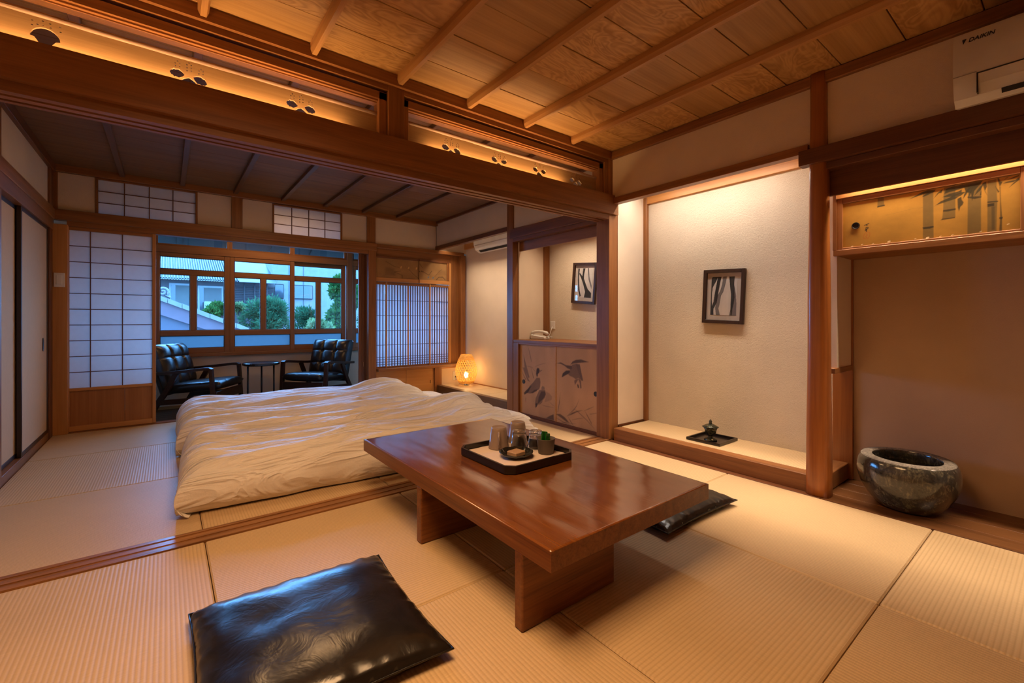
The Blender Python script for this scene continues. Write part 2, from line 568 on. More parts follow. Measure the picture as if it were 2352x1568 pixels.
# ---- far room ceiling
ceil2 = SE('ceiling', 'far room ceiling of cedar boards with shade put into their colour, thin battens', 'ceiling')
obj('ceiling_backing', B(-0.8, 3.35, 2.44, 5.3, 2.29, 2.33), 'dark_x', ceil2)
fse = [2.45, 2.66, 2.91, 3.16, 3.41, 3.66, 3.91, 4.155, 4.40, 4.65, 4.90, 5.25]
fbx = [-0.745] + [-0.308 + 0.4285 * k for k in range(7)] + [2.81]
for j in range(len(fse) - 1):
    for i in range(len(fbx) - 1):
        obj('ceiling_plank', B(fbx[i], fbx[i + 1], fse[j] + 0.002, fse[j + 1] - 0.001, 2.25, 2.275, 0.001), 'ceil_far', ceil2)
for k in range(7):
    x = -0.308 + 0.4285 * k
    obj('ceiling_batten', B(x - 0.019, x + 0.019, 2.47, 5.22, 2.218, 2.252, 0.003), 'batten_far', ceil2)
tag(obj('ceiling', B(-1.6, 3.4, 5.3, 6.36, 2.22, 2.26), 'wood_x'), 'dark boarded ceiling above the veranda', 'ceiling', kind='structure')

# ---- walls (outer shells)
S('wall_left', B(-0.85, -0.79, -1.7, 3.70, -0.1, 2.36), 'plaster', 'left plaster wall of the near room', 'wall')
S('wall_left', B(-0.80, -0.752, 3.62, 5.3, 1.86, 2.30), 'plaster', 'plaster strip of the far left wall above the sliding doors', 'wall')
S('wall_left', B(-0.90, -0.84, 3.62, 5.3, -0.1, 1.90), 'dark_z', 'dark wall behind the left sliding doors', 'wall')
S('wall_left', B(-1.62, -1.56, 5.24, 6.4, -0.1, 2.3), 'plaster', 'left end wall of the veranda', 'wall')
S('wall_back', B(-0.85, 3.4, -1.72, -1.62, -0.1, 2.36), 'plaster', 'plaster wall behind the camera', 'wall')
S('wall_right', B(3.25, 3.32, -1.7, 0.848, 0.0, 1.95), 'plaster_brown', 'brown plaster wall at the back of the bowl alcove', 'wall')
S('wall_right', B(3.27, 3.34, 0.85, 2.33, 0.09, 2.3), 'plaster_rough', 'rough beige plaster back wall of the picture alcove', 'wall')
S('wall_right', B(2.827, 2.86, 0.93, 2.33, 1.91, 2.30), 'plaster', 'plain plaster panel above the picture alcove beam', 'wall')
S('wall_right', B(2.827, 2.86, -1.7, 0.90, 1.84, 2.30), 'plaster', 'plaster panel behind the large air conditioner', 'wall')
S('wall_right', B(2.985, 3.255, 0.855, 0.905, 0.682, 1.95), 'plaster_white', 'short plaster partition beside the red column', 'wall')
S('wall_right', B(2.897, 3.27, 2.325, 2.375, 0.09, 2.3), 'plaster_white', 'smooth left cheek wall of the picture alcove', 'wall')
S('wall_right', B(3.28, 3.34, 2.37, 3.60, 0.60, 2.3), 'plaster_rough', 'rough plaster wall behind the telephone shelf', 'wall')
S('wall_right', B(3.28, 3.34, 3.60, 5.30, 0.05, 2.3), 'plaster_white', 'pale back wall of the lamp alcove', 'wall')
S('wall_right', B(2.88, 3.22, 3.585, 3.615, 0.755, 2.25), 'plaster_white', 'thin plaster partition left of the telephone shelf', 'wall')
S('wall_right', B(2.825, 2.86, 2.45, 5.30, 1.90, 2.29), 'plaster', 'upper right plaster wall of the far room', 'wall')
S('wall_right', B(3.34, 3.40, 5.2, 6.4, -0.1, 2.3), 'plaster', 'right end wall of the veranda', 'wall')
S('wall_right', B(3.34, 3.40, -1.7, 5.3, -0.12, 2.36), 'dark_z', 'outer shell closing the alcoves at the right', 'wall')
S('wall_right', B(2.86, 3.40, -1.7, 5.3, 2.29, 2.36), 'dark_z', 'dark boards closing the tops of the alcoves', 'wall')
S('wall_right', B(2.88, 3.34, 2.372, 2.44, 0.0, 2.3), 'plaster_white', 'right end wall beside the telephone shelf', 'wall')

def far_panel(x0, x1, lab):
    S('wall_front', B(x0, x1, 5.262, 5.30, 1.87, 2.20), 'plaster', lab, 'wall')
far_panel(-0.745, -0.485, 'plaster panel left of the long paper transom')
far_panel(0.239, 0.517, 'plaster panel right of the long paper transom')
far_panel(0.611, 0.884, 'plaster panel left of the short paper transom')
far_panel(1.603, 1.89, 'plaster panel right of the short paper transom')
far_panel(1.991, 2.83, 'plaster panel in the upper right corner of the far wall')
S('wall_front', B(2.82, 3.30, 5.262, 5.30, 1.87, 2.30), 'plaster_white', 'small lit plaster triangle beneath the far alcove beam', 'wall')
S('wall_front', B(-1.6, 3.35, 6.3, 6.36, -0.08, 0.535), 'plaster', 'low plaster wall under the veranda windows', 'wall')
S('wall_front', B(2.888, 3.285, 5.262, 5.30, 0.08, 0.335), 'plaster_white', 'small plaster panel behind the woven lamp', 'wall')
S('wall_front', B(-1.6, -0.745, 5.262, 5.30, -0.08, 2.3), 'plaster', 'wall returning to the left of the veranda', 'wall')
S('wall_front', B(-1.6, -0.1, 6.3, 6.36, 0.53, 2.25), 'plaster', 'wall left of the veranda windows', 'wall')
S('wall_front', B(-0.8, 3.34, 5.262, 5.32, 2.19, 2.33), 'dark_x', 'closing board over the far wall', 'wall')
S('baseboard_front', B(-1.6, 3.35, 6.283, 6.3, -0.045, -0.008, 0.003), 'light_x', 'thin wooden skirting under the veranda windows', 'baseboard')

# ---- right side of the near room
S('trim_3', B(2.800, 2.835, -1.7, 2.345, 2.236, 2.295, 0.004), 'wood_y', 'ceiling moulding along the right wall of the near room')
S('trim_4', B(2.808, 2.868, 0.94, 2.298, 1.880, 1.928, 0.002), 'wood_y', 'beam across the top of the picture alcove')
S('trim_5', B(3.245, 3.275, 0.93, 2.33, 1.945, 2.03, 0.002), 'light_y', 'lit wooden moulding at the top of the picture alcove wall')
S('trim_6', B(3.236, 3.272, 2.294, 2.328, 0.09, 2.0, 0.003), 'wood_z', 'thin corner post at the back left of the picture alcove')
S('trim_7', B(2.897, 3.25, 2.318, 2.326, 0.09, 0.106), 'dark_x', 'narrow dark strip at the foot of the alcove cheek wall')
S('trim_8', B(2.81, 2.896, 0.868, 2.298, -0.05, 0.096, 0.004), 'wood_y', 'wooden step along the front of the picture alcove')
S('trim_9', B(2.897, 3.25, 0.868, 0.946, 0.0, 0.0965, 0.003), 'wood_x', 'end board of the picture alcove platform beside the stone bowl')
# natural column: eight sided, tapering, uneven
def column():
    bm = BM()
    rings = []
    for k in range(25):
        z = 2.30 * k / 24
        w = 0.058 - 0.019 * min(1, z / 2.1) + 0.003 * noise.noise((0, 3.1, z * 2.2))
        pts = []
        for j in range(20):
            a = 2 * PI * (j + 0.5) / 20
            c, s = math.cos(a), math.sin(a)
            e = 0.62
            x = math.copysign(abs(c) ** e, c); y = math.copysign(abs(s) ** e, s)
            n = 1 + 0.03 * noise.noise((c * 1.5, s * 1.5, z * 1.4))
            pts.append(bm.verts.new((2.826 + x * w * n, 0.891 + y * w * n, z)))
        rings.append(pts)
    for a, b in zip(rings, rings[1:]):
        for j in range(20):
            bm.faces.new((a[j], a[(j + 1) % 20], b[(j + 1) % 20], b[j]))
    bm.faces.new(rings[-1]); bm.faces.new(rings[0][::-1])
    return bm
S('trim_10', column(), 'redcol', 'rounded red cedar column between the picture alcove and the bowl alcove', 'column', smooth=True)
S('trim_11', prism([(2.768, 1.803), (2.768, 1.885), (2.83, 1.885), (2.83, 1.803)], 'y', -1.7, 0.972), 'dark_y', 'dark lintel rail under the large air conditioner')
S('trim_12', B(2.802, 2.868, -1.7, 0.90, 1.765, 1.802, 0.002), 'dark_y', 'dark grooved track rail under the lintel rail at the right')
S('trim_13', B(2.868, 2.888, -1.7, 0.895, 1.632, 1.80), 'dark_y', 'dark hanging board above the bamboo painted cupboard')
S('trim_14', B(3.232, 3.272, 0.846, 0.950, 0.0, 1.95, 0.003), 'redcol', 'wide reddish corner post behind the stone bowl')
S('trim_15', B(2.930, 3.25, 0.848, 0.912, 0.654, 0.684, 0.002), 'wood_x', 'small rail under the short plaster partition')

# ---- divider: post, lintel, track, transom
S('trim_16', B(2.785, 2.893, 2.322, 2.455, 0.0, 2.30, 0.003), 'wood_z', 'square post where the two rooms meet at the right', 'post')
S('trim_17', prism([(2.297, 1.796), (2.297, 1.947), (2.336, 1.951), (2.336, 1.796)], 'x', -0.9, 2.868), 'wood_x', 'long deep lintel beam between the two rooms')
kam = [(2.326, 1.757), (2.326, 1.80), (2.455, 1.80), (2.455, 1.757), (2.432, 1.757), (2.432, 1.772), (2.412, 1.772), (2.412, 1.757), (2.380, 1.757), (2.380, 1.772), (2.360, 1.772), (2.360, 1.757)]
S('trim_18', prism(kam, 'x', -0.9, 2.785), 'wood_x', 'grooved sliding door track under the long lintel beam')
S('trim_19', B(-0.9, 2.785, 2.344, 2.45, 1.80, 1.928), 'wood_x', 'filler beam behind the long lintel')
S('trim_20', B(0.957, 1.050, 2.330, 2.45, 1.80, 2.25, 0.002), 'wood_z', 'short post between the two carved transoms', 'post')
S('trim_21', prism([(2.310, 2.236), (2.310, 2.297), (2.345, 2.297), (2.345, 2.236)], 'x', -0.9, 2.80), 'wood_x', 'ceiling moulding above the carved transoms')
S('trim_22', B(-0.9, 2.785, 2.332, 2.45, 2.207, 2.30), 'wood_x', 'head beam above the carved transoms')
S('trim_23', B(2.742, 2.786, 2.330, 2.45, 1.80, 2.21, 0.002), 'wood_z', 'short upright at the right end of the carved transoms')

def motif_leaf(cx, cz, rx, rz, spread=0.5, kind=0):
    """paulownia crest cut through the board: three leaves and florets -> closed outlines"""
    out = []
    def leaf(px, pz, ang, L, W, notch=True):
        pts = []
        prof = [(0, 0.05), (0.15, 0.55), (0.4, 1.0), (0.62, 0.82), (0.70, 0.98), (0.85, 0.55), (0.88, 0.68), (1.0, 0.0)]
        for t, w in prof: pts.append((t * L, w * W))
        for t, w in prof[::-1][1:]: pts.append((t * L, -w * W))
        c, s = math.cos(ang), math.sin(ang)
        out.append([(px + a * c - b * s, pz + a * s + b * c) for a, b in pts])
    leaf(cx, cz + 0.020, -PI / 2, 0.042, 0.024)
    leaf(cx - 0.012, cz + 0.026, PI - 0.15 + spread * 0.2, 0.042, 0.015)
    leaf(cx + 0.012, cz + 0.026, 0.15 - spread * 0.55, 0.042, 0.015)
    def dot(px, pz, r, st=1.0):
        out.append([(px + r * math.cos(a * PI / 3), pz + r * st * math.sin(a * PI / 3)) for a in range(6)])
    for sx, base, n in ((0, 0.040, 3), (-0.032, 0.046, 2), (0.034, 0.040, 2)):
        for k in range(n):
            dot(cx + sx - 0.006, cz + base + 0.010 * k + 0.002, 0.0026)
            dot(cx + sx + 0.006, cz + base + 0.010 * k + 0.004, 0.0026)
        dot(cx + sx, cz + base + 0.010 * n, 0.0028)
    return out
def transom_bm(x0, x1, z0, z1, y, th, holes):
    cu = bpy.data.curves.new('tmp', 'CURVE')
    cu.dimensions = '2D'; cu.fill_mode = 'BOTH'; cu.extrude = th / 2
    def spl(pts):
        s = cu.splines.new('POLY'); s.points.add(len(pts) - 1)
        for p, (a, b) in zip(s.points, pts): p.co = (a, b, 0, 1)
        s.use_cyclic_u = True
    spl([(x0, z0), (x1, z0), (x1, z1), (x0, z1)])
    for h in holes: spl(h)
    o = bpy.data.objects.new('tmp', cu); COL.objects.link(o)
    dg = bpy.context.evaluated_depsgraph_get()
    me = bpy.data.meshes.new_from_object(o.evaluated_get(dg))
    bm = BM(); bm.from_mesh(me)
    bpy.data.objects.remove(o); bpy.data.curves.remove(cu); bpy.data.meshes.remove(me)
    bm.transform(Matrix(((1, 0, 0, 0), (0, 0, 1, y), (0, 1, 0, 0), (0, 0, 0, 1))))
    return bm
def transom(x0, x1, motifs, lab, first=False):
    t = thing('carved_transom', lab, 'transom', ((x0 + x1) / 2, 2.385, 1.93))
    holes = []
    for i, (mx, mz, sc, sp) in enumerate(motifs):
        for h in motif_leaf(0, 0, 1, 1, sp):
            holes.append([(mx + a * sc, mz + b * sc) for a, b in h])
    if first:   # the plain round leaf near the left end
        mx, mz = -0.357, 1.996
        holes.append([(mx + 0.040 * math.cos(a), mz + 0.006 + 0.040 * max(-0.05, math.sin(a))) for a in [PI * k / 10 for k in range(11)]] + [(mx - 0.028, mz + 0.004), (mx - 0.012, mz - 0.022), (mx + 0.012, mz - 0.022), (mx + 0.028, mz + 0.002)])
        for dx, dz in ((-0.034, 0.062), (-0.034, 0.045), (-0.020, 0.052), (-0.006, 0.069), (-0.006, 0.054), (0.004, 0.078), (0.013, 0.066), (0.014, 0.052), (0.040, 0.064), (0.041, 0.046)):
            holes.append([(mx + dx + 0.0035 * math.cos(a * PI / 3), mz + dz + 0.0022 * math.sin(a * PI / 3)) for a in range(6)])
    obj('transom_board', transom_bm(x0 + 0.03, x1 - 0.03, 1.925, 2.078, 2.385, 0.009, holes), 'transom', t)
    pts, rr = [], []
    n = 46
    for k in range(n + 1):
        x = x0 + 0.03 + (x1 - x0 - 0.06) * k / n
        pts.append((x, 2.383 + 0.003 * noise.noise((x * 2, 1, 0)), 2.084 + 0.007 * noise.noise((x * 1.3, 0, 5))))
        rr.append(0.011 + 0.0025 * noise.noise((x * 7, 2, 2)))
    MATS = MAT.setdefault('bark', wood('bark_pole', (0.16, 0.075, 0.045), (0.46, 0.30, 0.21), 'x', grain=60, rough=0.75, bump=0.5))
    obj('bark_pole', tube(pts, rr, 10), 'bark', t, smooth=True)
    # moulded frame
    y0, y1 = 2.345, 2.42
    obj('frame_head', prism([(y0, 2.193), (y1, 2.193), (y1, 2.140), (y0 + 0.03, 2.140), (y0 + 0.03, 2.146), (y0 + 0.014, 2.146), (y0 + 0.014, 2.154), (y0, 2.154)], 'x', x0, x1), 'wood_x', t)
    obj('frame_jamb', B(x0, x0 + 0.030, y0, y1, 1.93, 2.193, 0.002), 'wood_z', t)
    obj('frame_jamb', B(x1 - 0.045, x1, y0, y1, 1.93, 2.193, 0.002), 'wood_z', t)
    return t
transom(-0.90, 0.955, [(0.078, 1.978, 1.25, 0.9), (0.528, 1.978, 1.25, 0.5)], 'left carved wooden transom glowing above the lintel, longest of two', True)
transom(1.052, 2.740, [(1.382, 1.972, 1.25, 0.8), (1.745, 1.974, 1.2, -0.3), (2.10, 1.986, 1.15, 0.1), (2.468, 1.984, 1.2, 0.9)], 'right carved wooden transom with four cut crests, nearest the corner post')

# ---- far room: left wall
S('trim_24', B(-0.752, -0.728, 3.60, 5.24, 1.790, 1.876, 0.003), 'wood_y', 'lintel rail above the left sliding doors')
S('trim_25', B(-0.83, -0.735, 3.60, 5.24, 1.700, 1.792, 0.002), 'wood_y', 'track rail over the left sliding doors')
S('trim_26', B(-0.765, -0.725, 3.60, 5.25, 2.182, 2.252, 0.003), 'dark_y', 'ceiling moulding along the far left wall')
S('trim_27', B(-0.83, -0.746, 3.60, 5.24, -0.05, 0.052, 0.002), 'wood_y', 'floor sill under the left sliding doors')
S('trim_28', B(-0.80, -0.740, 5.100, 5.255, 0.0, 2.2, 0.002), 'dark_z', 'dark corner post at the far left', 'post')
S('trim_29', B(-0.80, -0.742, 3.62, 3.79, 0.0, 2.2, 0.002), 'wood_z', 'post at the left edge of the picture', 'post')
def fusuma(y0, y1, x, lab, handle_y):
    t = SE('door_%d' % (1 if y1 < 4.5 else 2), lab, 'door', (x - 0.012, (y0 + y1) / 2, 0.055))
    obj('door_paper', B(x - 0.018, x - 0.004, y0 + 0.012, y1 - 0.012, 0.075, 1.685), 'fusuma', t)
    for a, b in ((y0, y0 + 0.026), (y1 - 0.026, y1)):
        obj('stile', B(x - 0.022, x, a, b, 0.055, 1.70, 0.002), 'black_frame', t)
    for a, b in ((0.055, 0.082), (1.674, 1.70)):
        obj('rail', B(x - 0.022, x, y0 + 0.026, y1 - 0.026, a, b, 0.002), 'black_frame', t)
    h = obj('handle', lathe([(0.0, 0.0), (0.020, 0.0), (0.026, 0.003), (0.026, 0.0), (0.0, -0.001)], 16), 'black_metal', t, local=True)
    h.matrix_basis = Matrix.Translation(wmat(t).inverted() @ Vector((x - 0.003, handle_y, 0.765))) @ Matrix.Rotation(PI / 2, 4, 'Y') @ Matrix.Diagonal((2.0, 0.8, 1, 1))
fusuma(3.56, 4.32, -0.775, 'left papered sliding door in a black frame, nearer of two', 3.65)
fusuma(4.26, 5.09, -0.748, 'papered sliding door in a black frame beside the light switch post', 4.925)

# ---- far room: window wall framing
S('trim_30', B(-0.748, -0.651, 5.215, 5.30, 0.0, 1.752, 0.003), 'light_z', 'fresh orange wooden post carrying the light switch', 'post')
S('trim_31', B(-0.745, 2.0, 5.222, 5.30, 1.790, 1.877, 0.003), 'wood_x', 'lintel rail across the window side of the far room')
S('trim_32', B(-0.66, 1.91, 5.240, 5.32, 1.746, 1.792, 0.002), 'wood_x', 'track rail above the paper screen door')
S('trim_33', B(-0.745, 2.825, 5.225, 5.262, 2.192, 2.252, 0.003), 'wood_x', 'ceiling moulding along the window side of the far room')
S('trim_34', B(0.517, 0.611, 5.240, 5.30, 1.877, 2.195, 0.002), 'wood_z', 'short post between the two paper transoms', 'post')
S('trim_35', B(1.89, 1.991, 5.240, 5.30, 1.877, 2.195, 0.002), 'wood_z', 'short post above the right window post', 'post')
S('trim_36', B(1.904, 1.997, 5.232, 5.33, 0.0, 1.80, 0.003), 'wood_z', 'tall post between the veranda opening and the lattice window', 'post')
S('trim_37', B(-0.745, -0.715, 5.245, 5.30, 1.877, 2.195, 0.002), 'wood_z', 'corner strip at the left of the paper transoms')
S('trim_38', B(-0.651, 1.91, 5.238, 5.325, -0.06, 0.006, 0.002), 'wood_x', 'floor sill of the veranda opening')

def paper_window(n, x0, x1, z0, z1, nx, nz, lab, y=5.262):
    t = SE('window_%d' % n, lab, 'window', ((x0 + x1) / 2, y, z0))
    obj('paper', B(x0, x1, y + 0.012, y + 0.014, z0, z1), 'paper', t)
    f = 0.017
    for a, b in ((x0 - f, x0), (x1, x1 + f)):
        obj('stile', B(a, b, y - 0.012, y + 0.025, z0 - 0.001, z1 + 0.012, 0.002), 'wood_z', t)
    obj('rail', B(x0, x1, y - 0.010, y + 0.025, z1, z1 + 0.015, 0.002), 'wood_x', t)
    for i in range(1, nx):
        x = x0 + (x1 - x0) * i / nx
        obj('bar', B(x - 0.0035, x + 0.0035, y - 0.002, y + 0.011, z0, z1), 'dark_z', t)
    for k in range(1, nz):
        z = z0 + (z1 - z0) * k / nz
        obj('bar', B(x0, x1, y, y + 0.011, z - 0.003, z + 0.003), 'dark_x', t)
paper_window(1, -0.468, 0.222, 1.880, 2.177, 4, 3, 'long paper transom window on the left above the screen door')
paper_window(2, 0.901, 1.587, 1.880, 2.172, 4, 3, 'short paper transom window on the right above the veranda opening')

# paper screen door
t = SE('door_3', 'white paper screen door with wooden lower panel beside the veranda', 'door', (-0.36, 5.27, 0.01))
ys = 5.262
obj('paper', B(-0.65, -0.10, ys + 0.016, ys + 0.018, 0.374, 1.72), 'paper', t)
obj('stile', B(-0.102, -0.076, ys, ys + 0.032, 0.008, 1.750, 0.002), 'light_z', t)
obj('stile', B(-0.675, -0.648, ys, ys + 0.032, 0.008, 1.750, 0.002), 'light_z', t)
obj('rail', B(-0.65, -0.102, ys, ys + 0.032, 1.718, 1.75, 0.002), 'wood_x', t)
obj('rail', B(-0.65, -0.102, ys, ys + 0.032, 0.350, 0.374, 0.002), 'light_x', t)
obj('rail', B(-0.65, -0.102, ys, ys + 0.032, 0.008, 0.052, 0.002), 'light_x', t)
obj('panel', B(-0.65, -0.294, ys + 0.014, ys + 0.022, 0.05, 0.352, 0.001), 'panel_wood', t)
obj('panel', B(-0.292, -0.10, ys + 0.014, ys + 0.022, 0.05, 0.352, 0.001), 'panel_wood', t)
for x in (-0.518, -0.309):
    obj('bar', B(x - 0.0035, x + 0.0035, ys + 0.004, ys + 0.015, 0.374, 1.72), 'dark_z', t)
for k in range(1, 10):
    z = 0.374 + 1.346 * k / 10
    obj('bar', B(-0.648, -0.102, ys + 0.006, ys + 0.015, z - 0.003, z + 0.003), 'dark_x', t)
# folded stack of screens at the right of the opening
t = SE('door_4', 'dark stack of pushed back screens at the right of the veranda opening', 'door', (1.85, 5.29, 0.0))
for k, (x0, y0) in enumerate(((1.797, 5.268), (1.834, 5.292), (1.872, 5.316))):
    obj('stile', B(x0, x0 + 0.036, y0, y0 + 0.022, 0.008, 1.75, 0.003), 'dark_z', t)
obj('latch', B(1.856, 1.861, 5.286, 5.293, 0.40, 0.455, 0.001), 'chrome', t)

# ---- lattice window bay
S('trim_39', B(2.0, 3.232, 5.225, 5.30, 1.832, 1.876, 0.003), 'wood_x', 'thin rail above the painted panels of the lattice bay')
S('trim_40', B(1.99, 3.23, 5.285, 5.31, 1.715, 1.835), 'wood_x', 'recessed board above the painted panels')
S('trim_41', B(3.174, 3.255, 5.225, 5.32, 0.335, 1.84, 0.003), 'wood_z', 'right post of the lattice bay', 'post')
S('trim_42', B(3.040, 3.176, 5.282, 5.31, 0.335, 1.84), 'wood_z', 'plain side board at the right of the lattice bay')
S('trim_43', B(3.012, 3.040, 5.250, 5.32, 0.365, 1.72, 0.002), 'light_z', 'right jamb of the lattice window')
S('trim_44', B(1.997, 3.19, 5.160, 5.33, 0.336, 0.370, 0.003), 'wood_x', 'projecting sill board of the lattice window')
S('trim_45', B(2.785, 2.888, 5.235, 5.30, 0.0, 0.336, 0.002), 'wood_z', 'short post beside the little cupboard door', 'post')
S('trim_46', B(2.888, 3.285, 5.245, 5.30, 0.310, 0.336, 0.002), 'light_x', 'lit rail above the plaster behind the woven lamp')
t = SE('door_5', 'low wooden cupboard door under the lattice window', 'door', (2.39, 5.26, 0.02))
obj('panel', B(2.0, 2.40, 5.262, 5.275, 0.02, 0.334, 0.001), 'orange_y', t)
obj('panel', B(2.40, 2.783, 5.258, 5.275, 0.02, 0.334, 0.001), 'orange_y', t)
obj('handle', B(2.726, 2.735, 5.2575, 5.262, 0.130, 0.172), 'dark_hole', t)
t = SE('window_3', 'close slatted paper lattice window in the right bay', 'window', (2.5, 5.27, 0.37))
edges = [1.985, 2.135, 2.428, 2.728, 3.012]
for i in range(4):
    x0, x1 = edges[i], edges[i + 1]
    yo = 5.262 if i % 2 else 5.276
    obj('paper', B(x0 + 0.006, x1 - 0.006, yo + 0.013, yo + 0.0145, 0.385, 1.40), 'paper', t)
    obj('stile', B(x0 - 0.010, x0 + 0.008, yo - 0.008, yo + 0.018, 0.371, 1.422, 0.002), 'light_z', t)
    if i == 3: obj('stile', B(x1 - 0.012, x1 + 0.002, yo - 0.008, yo + 0.018, 0.371, 1.422, 0.002), 'light_z', t)
    obj('rail', B(x0, x1, yo - 0.006, yo + 0.018, 1.392, 1.422, 0.001), 'wood_x', t)
    obj('rail', B(x0, x1, yo - 0.006, yo + 0.018, 0.371, 0.387, 0.001), 'wood_x', t)
    n = max(3, round((x1 - x0) / 0.035))
    for k in range(1, n):
        x = x0 + (x1 - x0) * k / n
        obj('slat', B(x - 0.0038, x + 0.0038, yo - 0.002, yo + 0.012, 0.385, 1.40), 'dark_z', t)
    for z in (1.20, 1.014, 0.827, 0.65, 0.50, 0.47, 0.44, 0.412):
        obj('bar', B(x0, x1, yo + 0.003, yo + 0.012, z - 0.0025, z + 0.0025), 'dark_x', t)

# ---- right side of the far room
S('trim_47', B(2.800, 2.835, 2.45, 5.26, 2.222, 2.252, 0.003), 'dark_y', 'ceiling moulding along the right side of the far room')
S('trim_48', B(2.806, 2.855, 3.70, 5.262, 1.880, 1.928, 0.002), 'dark_y', 'beam across the top of the lamp alcove')
S('trim_49', B(2.808, 2.880, 3.600, 3.700, 0.0, 2.25, 0.003), 'wood_z', 'post between the lamp alcove and the painted duck doors', 'post')
S('trim_50', B(2.790, 2.83, 2.455, 3.632, 1.790, 1.884, 0.003), 'dark_y', 'lintel rail above the telephone shelf')
S('trim_51', B(2.806, 2.87, 2.455, 3.60, 1.756, 1.792, 0.002), 'dark_y', 'track rail above the telephone shelf')
S('trim_52', B(2.885, 2.905, 2.44, 3.60, 1.665, 1.80), 'wood_y', 'hanging board at the top of the telephone niche')
S('trim_53', B(3.215, 3.282, 3.555, 3.64, 0.757, 2.0, 0.003), 'wood_z', 'back corner post left of the telephone wall', 'post')
S('trim_54', B(2.81, 2.871, 3.70, 5.22, -0.05, 0.104, 0.004), 'kamachi', 'grey brown step along the front of the lamp alcove')
S('trim_55', B(3.262, 3.282, 3.64, 5.262, 0.103, 0.114), 'wood_y', 'narrow strip at the foot of the lamp alcove wall')
S('trim_56', B(3.255, 3.282, 3.64, 5.262, 1.93, 2.0), 'light_y', 'lit moulding at the top of the lamp alcove wall')

# ---- veranda windows
S('trim_57', B(-0.10, 3.34, 6.245, 6.345, 0.535, 0.572, 0.003), 'sash_x', 'long sill under the veranda windows')
S('trim_58', B(-0.10, 3.34, 6.262, 6.345, 1.712, 1.790, 0.003), 'sash_x', 'rail between the veranda windows and the upper lights')
S('trim_59', B(1.975, 2.048, 6.250, 6.345, 0.56, 2.22, 0.003), 'sash_z', 'post between the third and fourth veranda windows', 'post')
S('trim_60', B(-0.155, -0.098, 6.250, 6.345, 0.56, 2.22, 0.003), 'sash_z', 'left post of the veranda windows', 'post')
S('trim_61', B(3.28, 3.36, 6.250, 6.345, 0.56, 2.22, 0.003), 'sash_z', 'right end post of the veranda windows', 'post')
def sash(n, x0, x1, y, lab, sl=0.042, sr=0.05):
    t = SE('window_%d' % n, lab, 'window', ((x0 + x1) / 2, y, 0.572))
    th = 0.032
    obj('stile', B(x0, x0 + sl, y, y + th, 0.572, 1.712, 0.003), 'sash_z', t)
    obj('stile', B(x1 - sr, x1, y, y + th, 0.572, 1.712, 0.003), 'sash_z', t)
    a, b = x0 + sl, x1 - sr
    for z0, z1 in ((0.572, 0.634), (0.776, 0.838), (1.468, 1.530), (1.666, 1.712)):
        obj('rail', B(a, b, y, y + th, z0, z1, 0.003), 'sash_x', t)
    m = (a + b) / 2
    obj('mullion', B(m - 0.031, m + 0.031, y, y + th, 0.838, 1.468, 0.003), 'sash_z', t)
    yy = y + 0.014
    obj('frosted_pane', B(a - 0.002, b + 0.002, yy, yy + 0.004, 0.632, 0.778), 'frosted', t)
    obj('pane', B(a - 0.002, m - 0.03, yy, yy + 0.004, 0.836, 1.470), 'glass', t)
    obj('pane', B(m + 0.03, b + 0.002, yy, yy + 0.004, 0.836, 1.470), 'glass', t)
    obj('pane', B(a - 0.002, b + 0.002, yy, yy + 0.004, 1.528, 1.668), 'glass', t)
    # black gaskets round each opening
    for (p, q, r, s_) in ((a, b, 0.634, 0.776), (a, m - 0.031, 0.838, 1.468), (m + 0.031, b, 0.838, 1.468), (a, b, 1.530, 1.666)):
        g = 0.006
        bm = BM()
        box(bm, p, p + g, yy - 0.006, yy - 0.001, r, s_); box(bm, q - g, q, yy - 0.006, yy - 0.001, r, s_)
        box(bm, p + g, q - g, yy - 0.006, yy - 0.001, r, r + g); box(bm, p + g, q - g, yy - 0.006, yy - 0.001, s_ - g, s_)
        obj('gasket', bm, 'black_metal', t)['kind'] = 'stuff'
sash(4, -0.098, 0.600, 6.270, 'left veranda window sash, leftmost of four', 0.042, 0.055)
sash(5, 0.600, 1.312, 6.270, 'second veranda window sash from the left', 0.048, 0.052)
sash(6, 1.266, 1.968, 6.306, 'third veranda window sash behind the right armchair', 0.044, 0.054)
sash(7, 2.050, 2.70, 6.270, 'fourth veranda window sash, mostly hidden by the post', 0.05, 0.05)
sash(8, 2.66, 3.28, 6.306, 'fifth veranda window sash behind the lattice bay', 0.05, 0.05)
S('wall_front', B(-0.10, 3.34, 6.29, 6.35, 1.995, 2.25), 'plaster', 'plaster strip above the upper lights of the veranda', 'wall')
def light(n, x0, x1, lab):
    t = SE('window_%d' % n, lab, 'window', ((x0 + x1) / 2, 6.30, 1.79))
    obj('pane', B(x0, x1, 6.300, 6.304, 1.79, 2.0), 'glass', t)
    obj('stile', B(x0, x0 + 0.028, 6.285, 6.32, 1.79, 2.0, 0.002), 'sash_z', t)
    obj('stile', B(x1 - 0.028, x1, 6.285, 6.32, 1.79, 2.0, 0.002), 'sash_z', t)
    obj('rail', B(x0 + 0.028, x1 - 0.028, 6.285, 6.32, 1.79, 1.812, 0.002), 'sash_x', t)
light(9, -0.10, 0.600, 'dark upper light above the left veranda sash')
light(10, 0.600, 1.288, 'dark upper light above the second veranda sash')
light(11, 1.288, 1.972, 'dark upper light above the third veranda sash')
light(12, 2.05, 3.28, 'dark upper light right of the window post')
